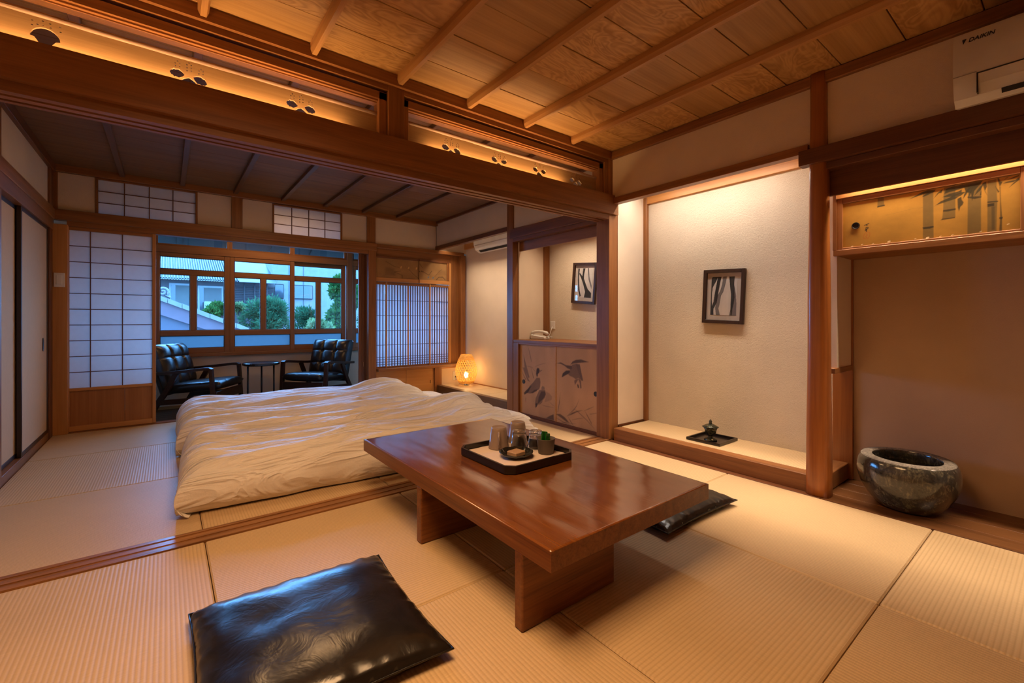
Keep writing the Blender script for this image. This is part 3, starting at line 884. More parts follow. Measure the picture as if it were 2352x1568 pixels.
# ================================================================== FURNISHINGS
# ---- low table
def table_mat(name, axis, rough, coat):
    t = NT(name)
    sc = {'y': (34, 1.6, 34), 'x': (1.6, 34, 34), 'z': (30, 30, 1.6)}[axis]
    n1 = t.noise(t.coords(sc), 1.0, 5, 0.5, 0.6)
    sc2 = {'y': (160, 3, 160), 'x': (3, 160, 160), 'z': (150, 150, 3)}[axis]
    n2 = t.noise(t.coords(sc2), 1.0, 3)
    f = t.math('ADD', t.math('MULTIPLY', n1, 0.6), t.math('MULTIPLY', n2, 0.4))
    c = t.ramp(f, [(0.25, (0.05, 0.013, 0.003)), (0.45, (0.155, 0.046, 0.010)), (0.72, (0.245, 0.090, 0.022))])
    pits = t.ramp(n2, [(0.30, (0, 0, 0)), (0.42, (1, 1, 1))])
    h = t.math('ADD', t.math('MULTIPLY', n1, 0.4), t.math('MULTIPLY', pits, 0.5))
    t.principled(c, rough, 0.5, normal=t.bump(h, 0.10, 0.003), coat=coat)
    return t.m
MAT['table_top'] = table_mat('lacquered_table_wood', 'y', 0.13, 1.0)
MAT['table_side'] = table_mat('table_edge_wood', 'y', 0.38, 0.0)
MAT['table_leg'] = table_mat('table_leg_wood', 'x', 0.4, 0.0)
TB = thing('low_table', 'long thick low wooden table with a rippled glossy top', 'table', (1.28, 1.67, 0))
def ttop(u, v):
    x = 0.853 + u * 0.853; y = 0.918 + v * 1.502
    e = min(1, min(u, 1 - u) * 9, min(v, 1 - v) * 14)
    left = max(0, 1 - u * 1.7)
    n = noise.noise((x * 9, y * 2.4, 1.0)) * 0.0032 * (0.45 + left) + noise.noise((x * 26, y * 5, 4)) * 0.0007 * (0.4 + left)
    n += noise.noise((x * 3, y * 1.1, 8)) * 0.0016
    return (x, y, 0.2995 + n * e)
bm = grid_bm(70, 110, ttop)
box(bm, 0.853, 1.706, 0.918, 2.42, 0.240, 0.2955, 0.0)
# join skin and slab sides: side strips
o = obj('table_top', bm, 'table_top', TB)
bm = bmesh.new(); bm.from_mesh(o.data)
be = [e for e in bm.edges if len(e.link_faces) == 1]
r = bmesh.ops.extrude_edge_only(bm, edges=be)
inv = 0.2955
for g in r['geom']:
    if isinstance(g, bmesh.types.BMVert): g.co.z = inv
bmesh.ops.recalc_face_normals(bm, faces=bm.faces)
for f_ in bm.faces:
    f_.smooth = f_.normal.z > 0.8
    f_.material_index = 0 if f_.normal.z > 0.8 else 1
o.data.materials.append(MAT['table_side'])
bm.to_mesh(o.data); bm.free()
obj('leg', B(0.853, 1.284, 1.046, 1.086, 0.0, 0.241, 0.004), 'table_leg', TB)
obj('leg', B(0.853, 1.284, 1.724, 1.768, 0.0, 0.241, 0.004), 'table_leg', TB)

# ---- tea tray with its things
tx, ty, tz = 1.324, 1.672, 0.3035
hw, hl, c = 0.2, 0.207, 0.034
octo = lambda a, b, d: [(tx - a + d, ty - b), (tx + a - d, ty - b), (tx + a, ty - b + d), (tx + a, ty + b - d), (tx + a - d, ty + b), (tx - a + d, ty + b), (tx - a, ty + b - d), (tx - a, ty - b + d)]
T = thing('serving_tray', 'black octagonal lacquer tray holding cups on the low table', 'tray', (tx, ty, tz))
obj('tray_base', prism(octo(hw - 0.004, hl - 0.004, c), 'z', tz, tz + 0.006), 'black_lacquer', T)
bm = BM()
Po, Pi = octo(hw, hl, c), octo(hw - 0.009, hl - 0.009, c - 0.002)
for i in range(8):
    j = (i + 1) % 8
    q = [Po[i], Po[j], Pi[j], Pi[i]]
    lo = [bm.verts.new((a, b, tz)) for a, b in q]; hi = [bm.verts.new((a, b, tz + 0.034)) for a, b in q]
    bm.faces.new(hi); bm.faces.new((lo[0], lo[1], hi[1], hi[0])); bm.faces.new((lo[2], lo[3], hi[3], hi[2]))
bmesh.ops.remove_doubles(bm, verts=bm.verts, dist=1e-5)
bmesh.ops.recalc_face_normals(bm, faces=bm.faces)
obj('tray_rim', bm, 'black_lacquer', T)
# white cloth on the tray
def clothf(u, v):
    a, b = (u * 2 - 1), (v * 2 - 1)
    x = tx + a * (hw - 0.014); y = ty + b * (hl - 0.014)
    k = abs(a) + abs(b)
    if k > 1.80: x = tx + a * (hw - 0.014) * 1.80 / k; y = ty + b * (hl - 0.014) * 1.80 / k
    z = 0.0075 + 0.003 * (noise.noise((x * 16, y * 16, 0)) + 0.6) + 0.001 * noise.noise((x * 50, y * 50, 3))
    return (x, y, tz + z)
MAT['linen'] = plain('white_linen', (0.70, 0.60, 0.55), 0.9, 0.1)
tag(obj('tray_cloth', grid_bm(30, 30, clothf), 'linen', smooth=True), 'crumpled white cloth lining the black tea tray', 'cloth')
tag(obj('tray_cloth_corner', prism([(tx - hw + 0.10, ty - hl + 0.012), (tx - hw + 0.15, ty - hl + 0.012), (tx - hw + 0.135, ty - hl + 0.03)], 'z', tz + 0.012, tz + 0.032), 'linen'), 'folded corner of white cloth standing at the tray front edge', 'cloth')
MAT['mug'] = plain('taupe_stoneware', (0.27, 0.20, 0.165), 0.28, 0.5)
def mug(x, y, lab, ang):
    t = thing('mug', lab, 'mug', (x, y, tz + 0.011), ang, 'cups on the tea tray')
    prof = [(0.0, 0.101), (0.030, 0.101), (0.0345, 0.104), (0.037, 0.102), (0.039, 0.090), (0.045, 0.045), (0.051, 0.004), (0.0515, 0.0), (0.048, 0.0), (0.042, 0.045), (0.034, 0.092), (0.0, 0.094)]
    obj('body', lathe(prof, 36), 'mug', t, smooth=True, local=True)
    pts = []
    for k in range(13):
        a = -PI / 2 + PI * k / 12
        pts.append((0.043 + 0.030 * math.cos(a) * (1.0 if k < 9 else 0.9) + (0.006 if k < 4 else 0), 0, 0.052 + 0.034 * math.sin(a)))
    obj('handle', tube(pts, 0.0055, 8), 'mug', t, smooth=True, local=True)
    return t
mug(1.316, 1.801, 'upside down taupe mug at the left of the tea tray, handle forward', math.radians(-125))
mug(1.460, 1.829, 'upside down taupe mug half hidden behind the front drinking glass', math.radians(40))
def drink_glass_mat():
    t = NT('drinking_glass')
    v = t.coords(); n = t.noise(v, 20, 2)
    p = t.principled((0.93, 0.95, 0.97), 0.03, 0.5)
    p.inputs['Transmission Weight'].default_value = 1.0
    p.inputs['IOR'].default_value = 1.45
    t.l(t.math('MULTIPLY', n, 0.06), p.inputs['Roughness'])
    return t.m
MAT['drink'] = drink_glass_mat()
def tumbler(x, y, lab):
    t = thing('drinking_glass', lab, 'glass', (x, y, tz + 0.010), 0, 'cups on the tea tray')
    prof = [(0.0, 0.085), (0.028, 0.085), (0.032, 0.083), (0.034, 0.076), (0.038, 0.045), (0.0425, 0.003), (0.042, 0.0), (0.040, 0.003), (0.0360, 0.045), (0.031, 0.067), (0.027, 0.070), (0.0, 0.070)]
    obj('body', lathe(prof, 40), 'drink', t, smooth=True, local=True)
tumbler(1.408, 1.752, 'upside down clear glass in front, beside the taupe mug')
tumbler(1.466, 1.691, 'upside down clear glass at the back right behind the flower pot')
MAT['pot'] = plain('dark_grey_clay', (0.105, 0.082, 0.066), 0.6)
T = thing('small_pot', 'small dark clay pot of green packets on the tea tray', 'pot', (1.44, 1.588, tz + 0.008))
obj('pot_body', lathe([(0.0, 0.0), (0.034, 0.0), (0.036, 0.003), (0.0445, 0.072), (0.046, 0.075), (0.0435, 0.075), (0.034, 0.010), (0.0, 0.008)], 32), 'pot', T, smooth=True, local=True)
def leafmat():
    t = NT('green_foil')
    n = t.noise(t.coords((40, 40, 120)), 1.0, 3)
    c = t.ramp(n, [(0.45, (0.004, 0.11, 0.012)), (0.62, (0.012, 0.20, 0.02)), (0.7, (0.25, 0.30, 0.05))])
    t.principled(c, 0.3, 0.5)
    return t.m
MAT['greenfoil'] = leafmat()
for k, (dx, dy, a, h, lab) in enumerate(((-0.012, 0.006, 0.5, 0.112, 'green tea packet standing at the left in the clay pot'), (0.004, -0.004, 0.75, 0.100, 'shorter green tea packet standing at the front in the clay pot'), (0.013, 0.008, 0.2, 0.094, 'green tea packet standing at the right in the clay pot'))):
    bm = BM()
    box(bm, -0.017, 0.017, -0.0035, 0.0035, 0.012, h, 0.002)
    for v in bm.verts:
        if v.co.z > h - 0.01: v.co.z += (v.co.x + 0.01) * (-0.25)
    bm.transform(Matrix.Rotation(0.12 - 0.08 * k, 4, 'X'))
    o = tag(obj('tea_packet', bm, 'greenfoil', local=True), lab, 'packet', 'green packets in the clay pot')
    o.location = (1.44 + dx, 1.588 + dy, tz + 0.009); o.rotation_euler = (0, 0, a - 0.6)
MAT['dish'] = plain('black_glazed_dish', (0.012, 0.012, 0.011), 0.12, 0.6)
T = thing('small_dish', 'round black glazed dish in front on the tea tray', 'dish', (1.293, 1.632, tz + 0.010))
bm = lathe([(0.0, 0.004), (0.045, 0.005), (0.066, 0.014), (0.077, 0.025), (0.080, 0.026), (0.078, 0.022), (0.064, 0.008), (0.045, 0.0), (0.0, 0.0)], 48)
for v in bm.verts:
    r = math.hypot(v.co.x, v.co.y)
    if r > 0.06: v.co.z += 0.0016 * math.sin(9 * math.atan2(v.co.y, v.co.x))
obj('dish_body', bm, 'dish', T, smooth=True, local=True)
MAT['sweet'] = plain('tan_wrapped_sweet', (0.44, 0.285, 0.175), 0.6)
o = tag(obj('wrapped_sweet', B(-0.033, 0.033, -0.03, 0.03, 0, 0.021, 0.003), 'sweet', local=True), 'square tan wrapped sweet lying in the black dish', 'sweet')
o.location = (1.295, 1.634, tz + 0.0155); o.rotation_euler = (0, 0, 0.15)

# ---- floor cushions
def leather_mat(name, bk=0.35, r0=0.17):
    t = NT(name)
    v = t.coords()
    n = t.noise(v, 9, 4, 0.8, 0.6)
    n2 = t.noise(v, 60, 3)
    c = t.ramp(n, [(0.3, (0.006, 0.005, 0.005)), (0.7, (0.014, 0.011, 0.009))])
    r = t.math('ADD', t.math('MULTIPLY', n2, 0.08), r0)
    h = t.math('ADD', n, t.math('MULTIPLY', n2, 0.05))
    p = t.principled(c, 0.2, 0.55, normal=t.bump(h, bk, 0.010))
    t.l(r, p.inputs['Roughness'])
    return t.m
MAT['leather'] = leather_mat('black_leather', 0.2, 0.2)
def cushion_bm(a, b, h, seed, nu=56):
    bm = BM()
    def shape(u, v, top):
        s, t = u * 2 - 1, v * 2 - 1
        pin = 0.05
        x = a * s * (1 - pin * (1 - t * t) * abs(s) ** 4)
        y = b * t * (1 - pin * (1 - s * s) * abs(t) ** 4)
        e = (1 - abs(s) ** 3.4) * (1 - abs(t) ** 3.4)
        zz = h * max(0, e) ** 0.42
        edge = 1 - max(abs(s), abs(t))
        puck = math.exp(-((edge - 0.06) / 0.08) ** 2)
        per = s if abs(t) > abs(s) else t
        zz += puck * 0.006 * noise.noise((per * 9, seed, (1 if abs(t) > abs(s) else 5) + math.copysign(1, s + t)))
        zz += 0.006 * min(1, edge * 4) * noise.noise((x * 8, y * 8, seed))
        if top: return (x, y, h * 0.62 + zz)
        return (x, y, max(0.001, h * 0.62 - zz * 0.95))
    g1 = grid_bm(nu, nu, lambda u, v: shape(u, v, True), bm)
    grid_bm(nu, nu, lambda u, v: shape(u, v, False), bm)
    bmesh.ops.remove_doubles(bm, verts=bm.verts, dist=2e-4)
    bmesh.ops.recalc_face_normals(bm, faces=bm.faces)
    return bm
def seam_pts(a, b, h):
    P = []
    for side in range(4):
        for k in range(14):
            s = -1 + 2 * k / 14
            q = {0: (s, -1), 1: (1, s), 2: (-s, 1), 3: (-1, -s)}[side]
            pin = 0.05
            P.append((a * q[0] * (1 - pin * (1 - q[1] ** 2) * abs(q[0]) ** 4) * 1.003, b * q[1] * (1 - pin * (1 - q[0] ** 2) * abs(q[1]) ** 4) * 1.003, h * 0.62))
    return P + [P[0]]
def cushion(x, y, a, b, h, rz, lab, seed):
    t = thing('floor_cushion', lab, 'cushion', (x, y, 0.0), rz, 'black leather floor cushions')
    obj('cover', cushion_bm(a, b, h, seed), 'leather', t, smooth=True, local=True)
    obj('piping', tube(seam_pts(a, b, h), 0.003, 6, cap=False), 'leather', t, smooth=True, local=True)
cushion(0.345, 1.40, 0.300, 0.305, 0.052, math.radians(-2), 'large black leather floor cushion in the foreground left of the table', 1.3)
cushion(2.02, 1.385, 0.30, 0.285, 0.045, math.radians(-1), 'black leather floor cushion half under the far side of the table', 6.1)

# ---- futon beds
def sheet_mat():
    t = NT('white_cotton')
    tc = t.n('ShaderNodeTexCoord')
    sp = t.n('ShaderNodeSeparateXYZ'); t.l(tc.outputs['Object'], sp.inputs[0])
    chk = t.n('ShaderNodeTexChecker'); chk.inputs['Scale'].default_value = 26
    t.l(tc.outputs['Object'], chk.inputs['Vector'])
    v = t.coords()
    n = t.noise(t.coords((3, 26, 3)), 1.0, 4, 0.6)
    c = t.ramp(t.noise(v, 4, 2), [(0.3, (0.80, 0.76, 0.72)), (0.7, (0.84, 0.80, 0.76))])
    rn = t.noise(t.coords((1.6, 11, 3)), 1.0, 3, 1.6, 0.55)
    rid = t.math('POWER', t.math('SUBTRACT', 1.0, t.math('ABSOLUTE', t.math('SUBTRACT', t.math('MULTIPLY', rn, 2.0), 1.0))), 4.0)
    h = t.math('ADD', t.math('ADD', t.math('MULTIPLY', n, 0.6), t.math('MULTIPLY', rid, 0.7)), t.math('MULTIPLY', t.noise(v, 120, 2), 0.04))
    t.principled(c, 0.62, 0.35, normal=t.bump(h, 0.7, 0.03))
    return t.m
MAT['sheet'] = sheet_mat()
def duvet_bm(x0, x1, y0, y1, H, hump_x, seed, rot=0.0, hump=0.07, ridge=0.02):
    cx, cy = (x0 + x1) / 2, (y0 + y1) / 2
    L, W = (x1 - x0) / 2, (y1 - y0) / 2
    def prof(s, w, half):
        """s in [-1,1] -> (coordinate, height 0..1): flat inside, rounded and tucked at the rim"""
        a = 0.72
        if abs(s) <= a: return s / a * (half - w), 1.0
        t = (abs(s) - a) / (1 - a)
        phi = PI / 2 - t * (PI / 2 + 0.85)
        return math.copysign(half - w + w * math.cos(phi), s), (math.sin(phi) + 0.75) / 1.75
    def f(u, v):
        s, t = u * 2 - 1, v * 2 - 1
        px, hx = prof(s, 0.15, L)
        py, hy = prof(t, 0.15, W)
        hx, hy = max(0, hx), max(0, hy)
        wob = 0.03 * noise.noise((px * 1.7, py * 1.7, seed)) + 0.012 * noise.noise((px * 5, py * 5, seed + 3))
        edge = 1 - hx * hy
        x = cx + px + (wob * math.copysign(1, s)) * abs(s) ** 6 * 1.2
        y = cy + py + (wob * math.copysign(1, t)) * abs(t) ** 6 * 1.0
        z = H * min(hx, hy) ** 0.9 * (hx * hy) ** 0.15
        top = (hx * hy) ** 2
        z *= 1 + 0.05 * noise.noise((x * 1.3, y * 1.6, seed + 9)) * 2
        z += hump * math.exp(-((x - hump_x) / 0.26) ** 2) * math.exp(-((py) / (W * 0.62)) ** 4) * top
        z += ridge * math.exp(-((py - W * 0.55) / 0.16) ** 2) * top
        # long soft folds running with the length, fanning a little
        yy = y * 8 + 1.4 * noise.noise((x * 0.9, y * 0.8, seed + 1)) + x * 0.5
        fold = noise.noise((x * 0.75, yy, seed + 2))
        fold2 = noise.noise((x * 1.6 + y, y * 17 + 2.2 * noise.noise((x * 1.2, y, seed)), seed + 4))
        rid = 1 - abs(noise.noise((x * 0.9 + y * 0.7, y * 5.2 - x * 0.9, seed + 7))) * 2
        z += (0.034 * fold + 0.017 * fold2 + 0.050 * max(0, rid - 0.45) ** 1.2) * min(1, top * 1.3 + 0.15) * min(1, z / 0.05)
        # drape wrinkles on the sides
        x += edge * 0.012 * noise.noise((y * 9, z * 5, seed + 5)); y += edge * 0.03 * noise.noise((x * 3.2 + z * 2, z * 5, seed + 6))
        p = Vector((x - cx, y - cy, max(0.003, z)))
        p.rotate(Matrix.Rotation(rot, 3, 'Z'))
        return (p.x + cx, p.y + cy, p.z + 0.004)
    bm = grid_bm(150, 110, f)
    return bm
def duvet(name, lab, *args, **kw):
    bm = duvet_bm(*args, **kw)
    # close the underside so the quilt is a solid
    be = [e for e in bm.edges if len(e.link_faces) == 1]
    bm.normal_update()
    bmesh.ops.recalc_face_normals(bm, faces=bm.faces)
    return tag(obj(name, bm, 'sheet', smooth=True), lab, 'bedding', 'white quilts on the beds')
duvet('duvet', 'white rumpled quilt on the nearer floor bed', 0.06, 2.22, 2.57, 3.70, 0.225, 1.92, 2.0, rot=math.radians(-3.5), hump=0.075, ridge=0.028)
duvet('duvet', 'white rumpled quilt on the farther floor bed by the veranda', 0.06, 2.10, 3.80, 4.96, 0.23, 1.82, 11.0, rot=math.radians(-1), hump=0.085, ridge=0.02)
def mattress(x0, x1, y0, y1, lab):
    tag(obj('futon_mattress', B(x0, x1, y0, y1, 0.001, 0.055, 0.018), 'sheet', smooth=False), lab, 'bedding', 'white mattresses under the quilts')
mattress(0.35, 2.46, 2.78, 3.62, 'thin white mattress showing beyond the nearer quilt')
mattress(0.35, 2.46, 3.92, 4.80, 'thin white mattress showing beyond the farther quilt')
def pillow(x, y, rz, lab, seed):
    t = tag(obj('pillow', cushion_bm(0.21, 0.30, 0.062, seed, 34), 'sheet', smooth=True, local=True), lab, 'pillow', 'white pillows')
    t.location = (x, y, 0.054); t.rotation_euler = (0, 0, rz)
pillow(2.29, 3.24, 0.06, 'white pillow poking out of the nearer quilt', 3.3)
pillow(2.24, 4.43, -0.05, 'white pillow poking out of the farther quilt', 8.8)

# ---- armchairs and side table
MAT['leather_chair'] = leather_mat('black_chair_leather', 0.08, 0.28)
MAT['chairwood'] = wood('dark_walnut', (0.018, 0.007, 0.004), (0.05, 0.020, 0.011), 'x', grain=40, rough=0.3)
def tufted(w, h, d, nx, nz, side):
    """padded slab: w along y, h along z', d thickness toward +x, tufted front"""
    bm = BM()
    def f(u, v):
        y = (u - 0.5) * w; z = v * h
        s, t = u * 2 - 1, v * 2 - 1
        e = ((1 - abs(s) ** 5) * (1 - abs(t) ** 5)) ** 0.4
        p = 0
        gx = abs(math.sin(PI * u * nx)) if 0.02 < u < 0.98 else 1
        gz = abs(math.sin(PI * v * nz)) if 0.02 < v < 0.98 else 1
        crease = 0.014 * math.exp(-(gx / 0.18) ** 2) + 0.010 * math.exp(-(gz / 0.15) ** 2)
        but = 0.022 * math.exp(-((gx / 0.4) ** 2 + (gz / 0.4) ** 2)) if (0.05 < u < 0.95 and 0.05 < v < 0.95) else 0
        return (d * e - (crease + but) * e + 0.012 * e * (gx * gz), y, z)
    grid_bm(54, 54, f, bm)
    grid_bm(1, 1, lambda u, v: (0, (0.5 - u) * w, v * h), bm)
    grid_bm(54, 1, lambda u, v: (0, (u - 0.5) * w, 0) if v > 0.5 else f(u, 0), bm)
    bmesh.ops.recalc_face_normals(bm, faces=bm.faces)
    return bm
def armchair(loc, rz, lab):
    t = thing('armchair', lab, 'armchair', loc, rz, 'black leather armchairs on the veranda')
    W = 0.275
    bm = cushion_like = BM()
    # seat cushion
    def seat(u, v, top):
        s, q = u * 2 - 1, v * 2 - 1
        e = ((1 - abs(s) ** 6) * (1 - abs(q) ** 6)) ** 0.35
        x = -0.26 + u * 0.55; y = q * (W - 0.02)
        zc = 0.285 + 0.045 * u
        cr = 0.005 * math.exp(-(abs(math.sin(PI * v * 3)) / 0.2) ** 2) + 0.004 * math.exp(-(abs(math.sin(PI * u * 3)) / 0.2) ** 2)
        return (x, y, zc + (0.055 - cr) * e if top else zc - 0.055 * e)
    grid_bm(30, 30, lambda u, v: seat(u, v, True), bm); grid_bm(30, 30, lambda u, v: seat(u, v, False), bm)
    bmesh.ops.remove_doubles(bm, verts=bm.verts, dist=2e-4)
    bmesh.ops.recalc_face_normals(bm, faces=bm.faces)
    obj('seat_cushion', bm, 'leather_chair', t, smooth=True, local=True)
    # back cushion, reclined
    bm = tufted(0.53, 0.47, 0.085, 3, 3, 1)
    bm.transform(Matrix.Translation((-0.235, 0, 0.29)) @ Matrix.Rotation(math.radians(-17), 4, 'Y'))
    obj('back_cushion', bm, 'leather_chair', t, smooth=True, local=True)
    bm = B(-0.052, -0.003, -0.262, 0.262, -0.06, 0.465, 0.012)
    bm.transform(Matrix.Translation((-0.235, 0, 0.29)) @ Matrix.Rotation(math.radians(-17), 4, 'Y'))
    obj('back_shell', bm, 'leather_chair', t, local=True)
    obj('front_apron', B(0.235, 0.265, -W + 0.01, W - 0.01, 0.175, 0.265, 0.004), 'chairwood', t, local=True)
    for s in (-1, 1):
        y = s * (W + 0.012)
        obj('arm', tube([(-0.345, y, 0.455), (-0.2, y, 0.462), (0.0, y, 0.482), (0.16, y, 0.500), (0.205, y, 0.500), (0.228, y, 0.488)], 0.02, sq=(0.048, 0.028)), 'chairwood', t, local=True)
        obj('leg', tube([(0.222, y, 0.495), (0.232, y, 0.36), (0.242, y, 0.18), (0.252, y, 0.0)], 0.02, sq=(0.030, 0.042)), 'chairwood', t, local=True)
        obj('leg', tube([(-0.10, y, 0.462), (-0.20, y, 0.27), (-0.275, y, 0.16), (-0.365, y, 0.0)], 0.02, sq=(0.028, 0.048)), 'chairwood', t, local=True)
        obj('side_rail', tube([(-0.29, y, 0.165), (0.24, y, 0.200)], 0.02, sq=(0.026, 0.050)), 'chairwood', t, local=True)
    return t
ch = armchair((0.315, 5.785, -0.04), math.radians(-31), 'left black leather armchair beside the paper screen door')
dup(ch, (1.455, 5.79, -0.04), math.radians(221), 'right black leather armchair near the post of the lattice bay')
T = thing('side_table', 'small round black side table between the two armchairs', 'table', (0.868, 5.85, -0.04))
obj('table_top', lathe([(0.0, 0.475), (0.178, 0.475), (0.190, 0.482), (0.191, 0.503), (0.184, 0.508), (0.0, 0.508)], 40), 'black_lacquer', T, smooth=False, local=True)
for k in range(3):
    a = math.radians(200 + 120 * k)
    obj('leg', tube([(0.15 * math.cos(a), 0.15 * math.sin(a), 0.477), (0.15 * math.cos(a), 0.15 * math.sin(a), 0.0)], 0.010, 8), 'black_metal', T, smooth=True, local=True)
obj('foot_ring', tube([(0.15 * math.cos(2 * PI * k / 24), 0.15 * math.sin(2 * PI * k / 24), 0.006) for k in range(25)], 0.006, 6, cap=False), 'black_metal', T, smooth=True, local=True)

# ---- woven lamp
def shade_mat():
    t = NT('woven_bamboo')
    n = t.noise(t.coords((40, 40, 40)), 1.0, 3)
    c = t.ramp(n, [(0.3, (0.62, 0.36, 0.10)), (0.7, (0.80, 0.52, 0.18))])
    d = t.n('ShaderNodeBsdfDiffuse'); t.l(c, d.inputs[0])
    tr = t.n('ShaderNodeBsdfTranslucent'); t.l(c, tr.inputs[0])
    mx = t.n('ShaderNodeMixShader'); mx.inputs[0].default_value = 0.35
    t.l(d.outputs[0], mx.inputs[1]); t.l(tr.outputs[0], mx.inputs[2]); t.l(mx.outputs[0], t.out.inputs[0])
    return t.m
MAT['bamboo'] = shade_mat()
LP = thing('woven_lamp', 'glowing egg shaped woven bamboo lamp on the alcove ledge', 'lamp', (3.085, 4.94, 0.104))
obj('base', lathe([(0.0, 0.0), (0.050, 0.0), (0.050, 0.008), (0.040, 0.014), (0.038, 0.03), (0.046, 0.036), (0.0, 0.036)], 28), 'chrome', LP, smooth=False, local=True)
def shade_r(z):
    t = (z - 0.034) / (0.402 - 0.034)
    return 0.060 + 0.078 * math.sin(PI * min(1, (t * 0.90 + 0.06)) ** 0.86) ** 0.9 + 0.006 * (1 - t)
def strip(k, n, d):
    bm = BM()
    N = 30; prev = None
    for i in range(N + 1):
        z = 0.036 + 0.366 * i / N
        r = shade_r(z) + (0.001 if d > 0 else -0.001)
        a = 2 * PI * k / n + d * 1.5 * i / N
        w = 0.0042
        p = Vector((r * math.cos(a), r * math.sin(a), z))
        tg = Vector((-math.sin(a), math.cos(a), 0))
        q = (bm.verts.new(p - tg * w), bm.verts.new(p + tg * w))
        if prev: bm.faces.new((prev[0], prev[1], q[1], q[0]))
        prev = q
    return bm
bm = BM()
for d in (-1, 1):
    for k in range(26):
        b2 = strip(k, 26, d)
        me = bpy.data.meshes.new('s'); b2.to_mesh(me); b2.free(); bm.from_mesh(me); bpy.data.meshes.remove(me)
o = obj('shade_weave', bm, 'bamboo', LP, local=True); o['kind'] = 'stuff'
obj('shade_collar', lathe([(shade_r(0.34) + 0.0016, 0.342), (shade_r(0.37) + 0.0016, 0.37), (shade_r(0.402) + 0.001, 0.404), (shade_r(0.402) - 0.004, 0.400)], 40), 'bamboo', LP, smooth=True, local=True)
obj('shade_collar', lathe([(shade_r(0.036) - 0.014, 0.032), (shade_r(0.045) + 0.0016, 0.045), (shade_r(0.065) + 0.0016, 0.066)], 40), 'bamboo', LP, smooth=True, local=True)
def emit(name, col, s):
    t = NT(name); e = t.n('ShaderNodeEmission'); e.inputs[0].default_value = col + (1,); e.inputs[1].default_value = s
    t.l(e.outputs[0], t.out.inputs[0]); return t.m
MAT['bulb'] = emit('lit_bulb', (1.0, 0.66, 0.28), 14)
obj('bulb', lathe([(0.0, 0.10), (0.018, 0.105), (0.028, 0.13), (0.028, 0.15), (0.016, 0.175), (0.0, 0.182)], 20), 'bulb', LP, smooth=True, local=True)
obj('bulb_holder', lathe([(0.012, 0.034), (0.014, 0.10), (0.0, 0.10)], 12), 'white_plastic', LP, smooth=True, local=True)
pl = bpy.data.lights.new('lamp_glow', 'POINT'); pl.energy = 2.6; pl.color = (1.0, 0.55, 0.18); pl.shadow_soft_size = 0.03
plo = bpy.data.objects.new('lamp_glow', pl); COL.objects.link(plo); plo.location = (3.085, 4.94, 0.104 + 0.21)
# outlet and plug behind the lamp
T = thing('wall_outlet', 'white wall outlet behind the woven lamp', 'outlet', (3.118, 5.262, 0.14))
obj('plate', B(3.072, 3.162, 5.254, 5.262, 0.142, 0.262, 0.003), 'white_plastic', T)
obj('plug', B(3.098, 3.124, 5.215, 5.254, 0.180, 0.196, 0.004), 'black_metal', LP)
pts = [(3.111, 5.217, 0.188), (3.112, 5.19, 0.17), (3.112, 5.185, 0.125), (3.111, 5.17, 0.1075), (3.100, 5.05, 0.1075), (3.088, 4.985, 0.108)]
obj('cord', tube(pts, 0.003, 6), 'white_plastic', LP, smooth=True)
T = thing('light_switch', 'white light switch plate on the fresh orange post', 'switch', (-0.70, 5.215, 1.225))
obj('plate', B(-0.734, -0.667, 5.207, 5.216, 1.228, 1.346, 0.003), 'white_plastic', T)
obj('rocker', B(-0.718, -0.683, 5.203, 5.208, 1.248, 1.326, 0.002), 'white_plastic', T)

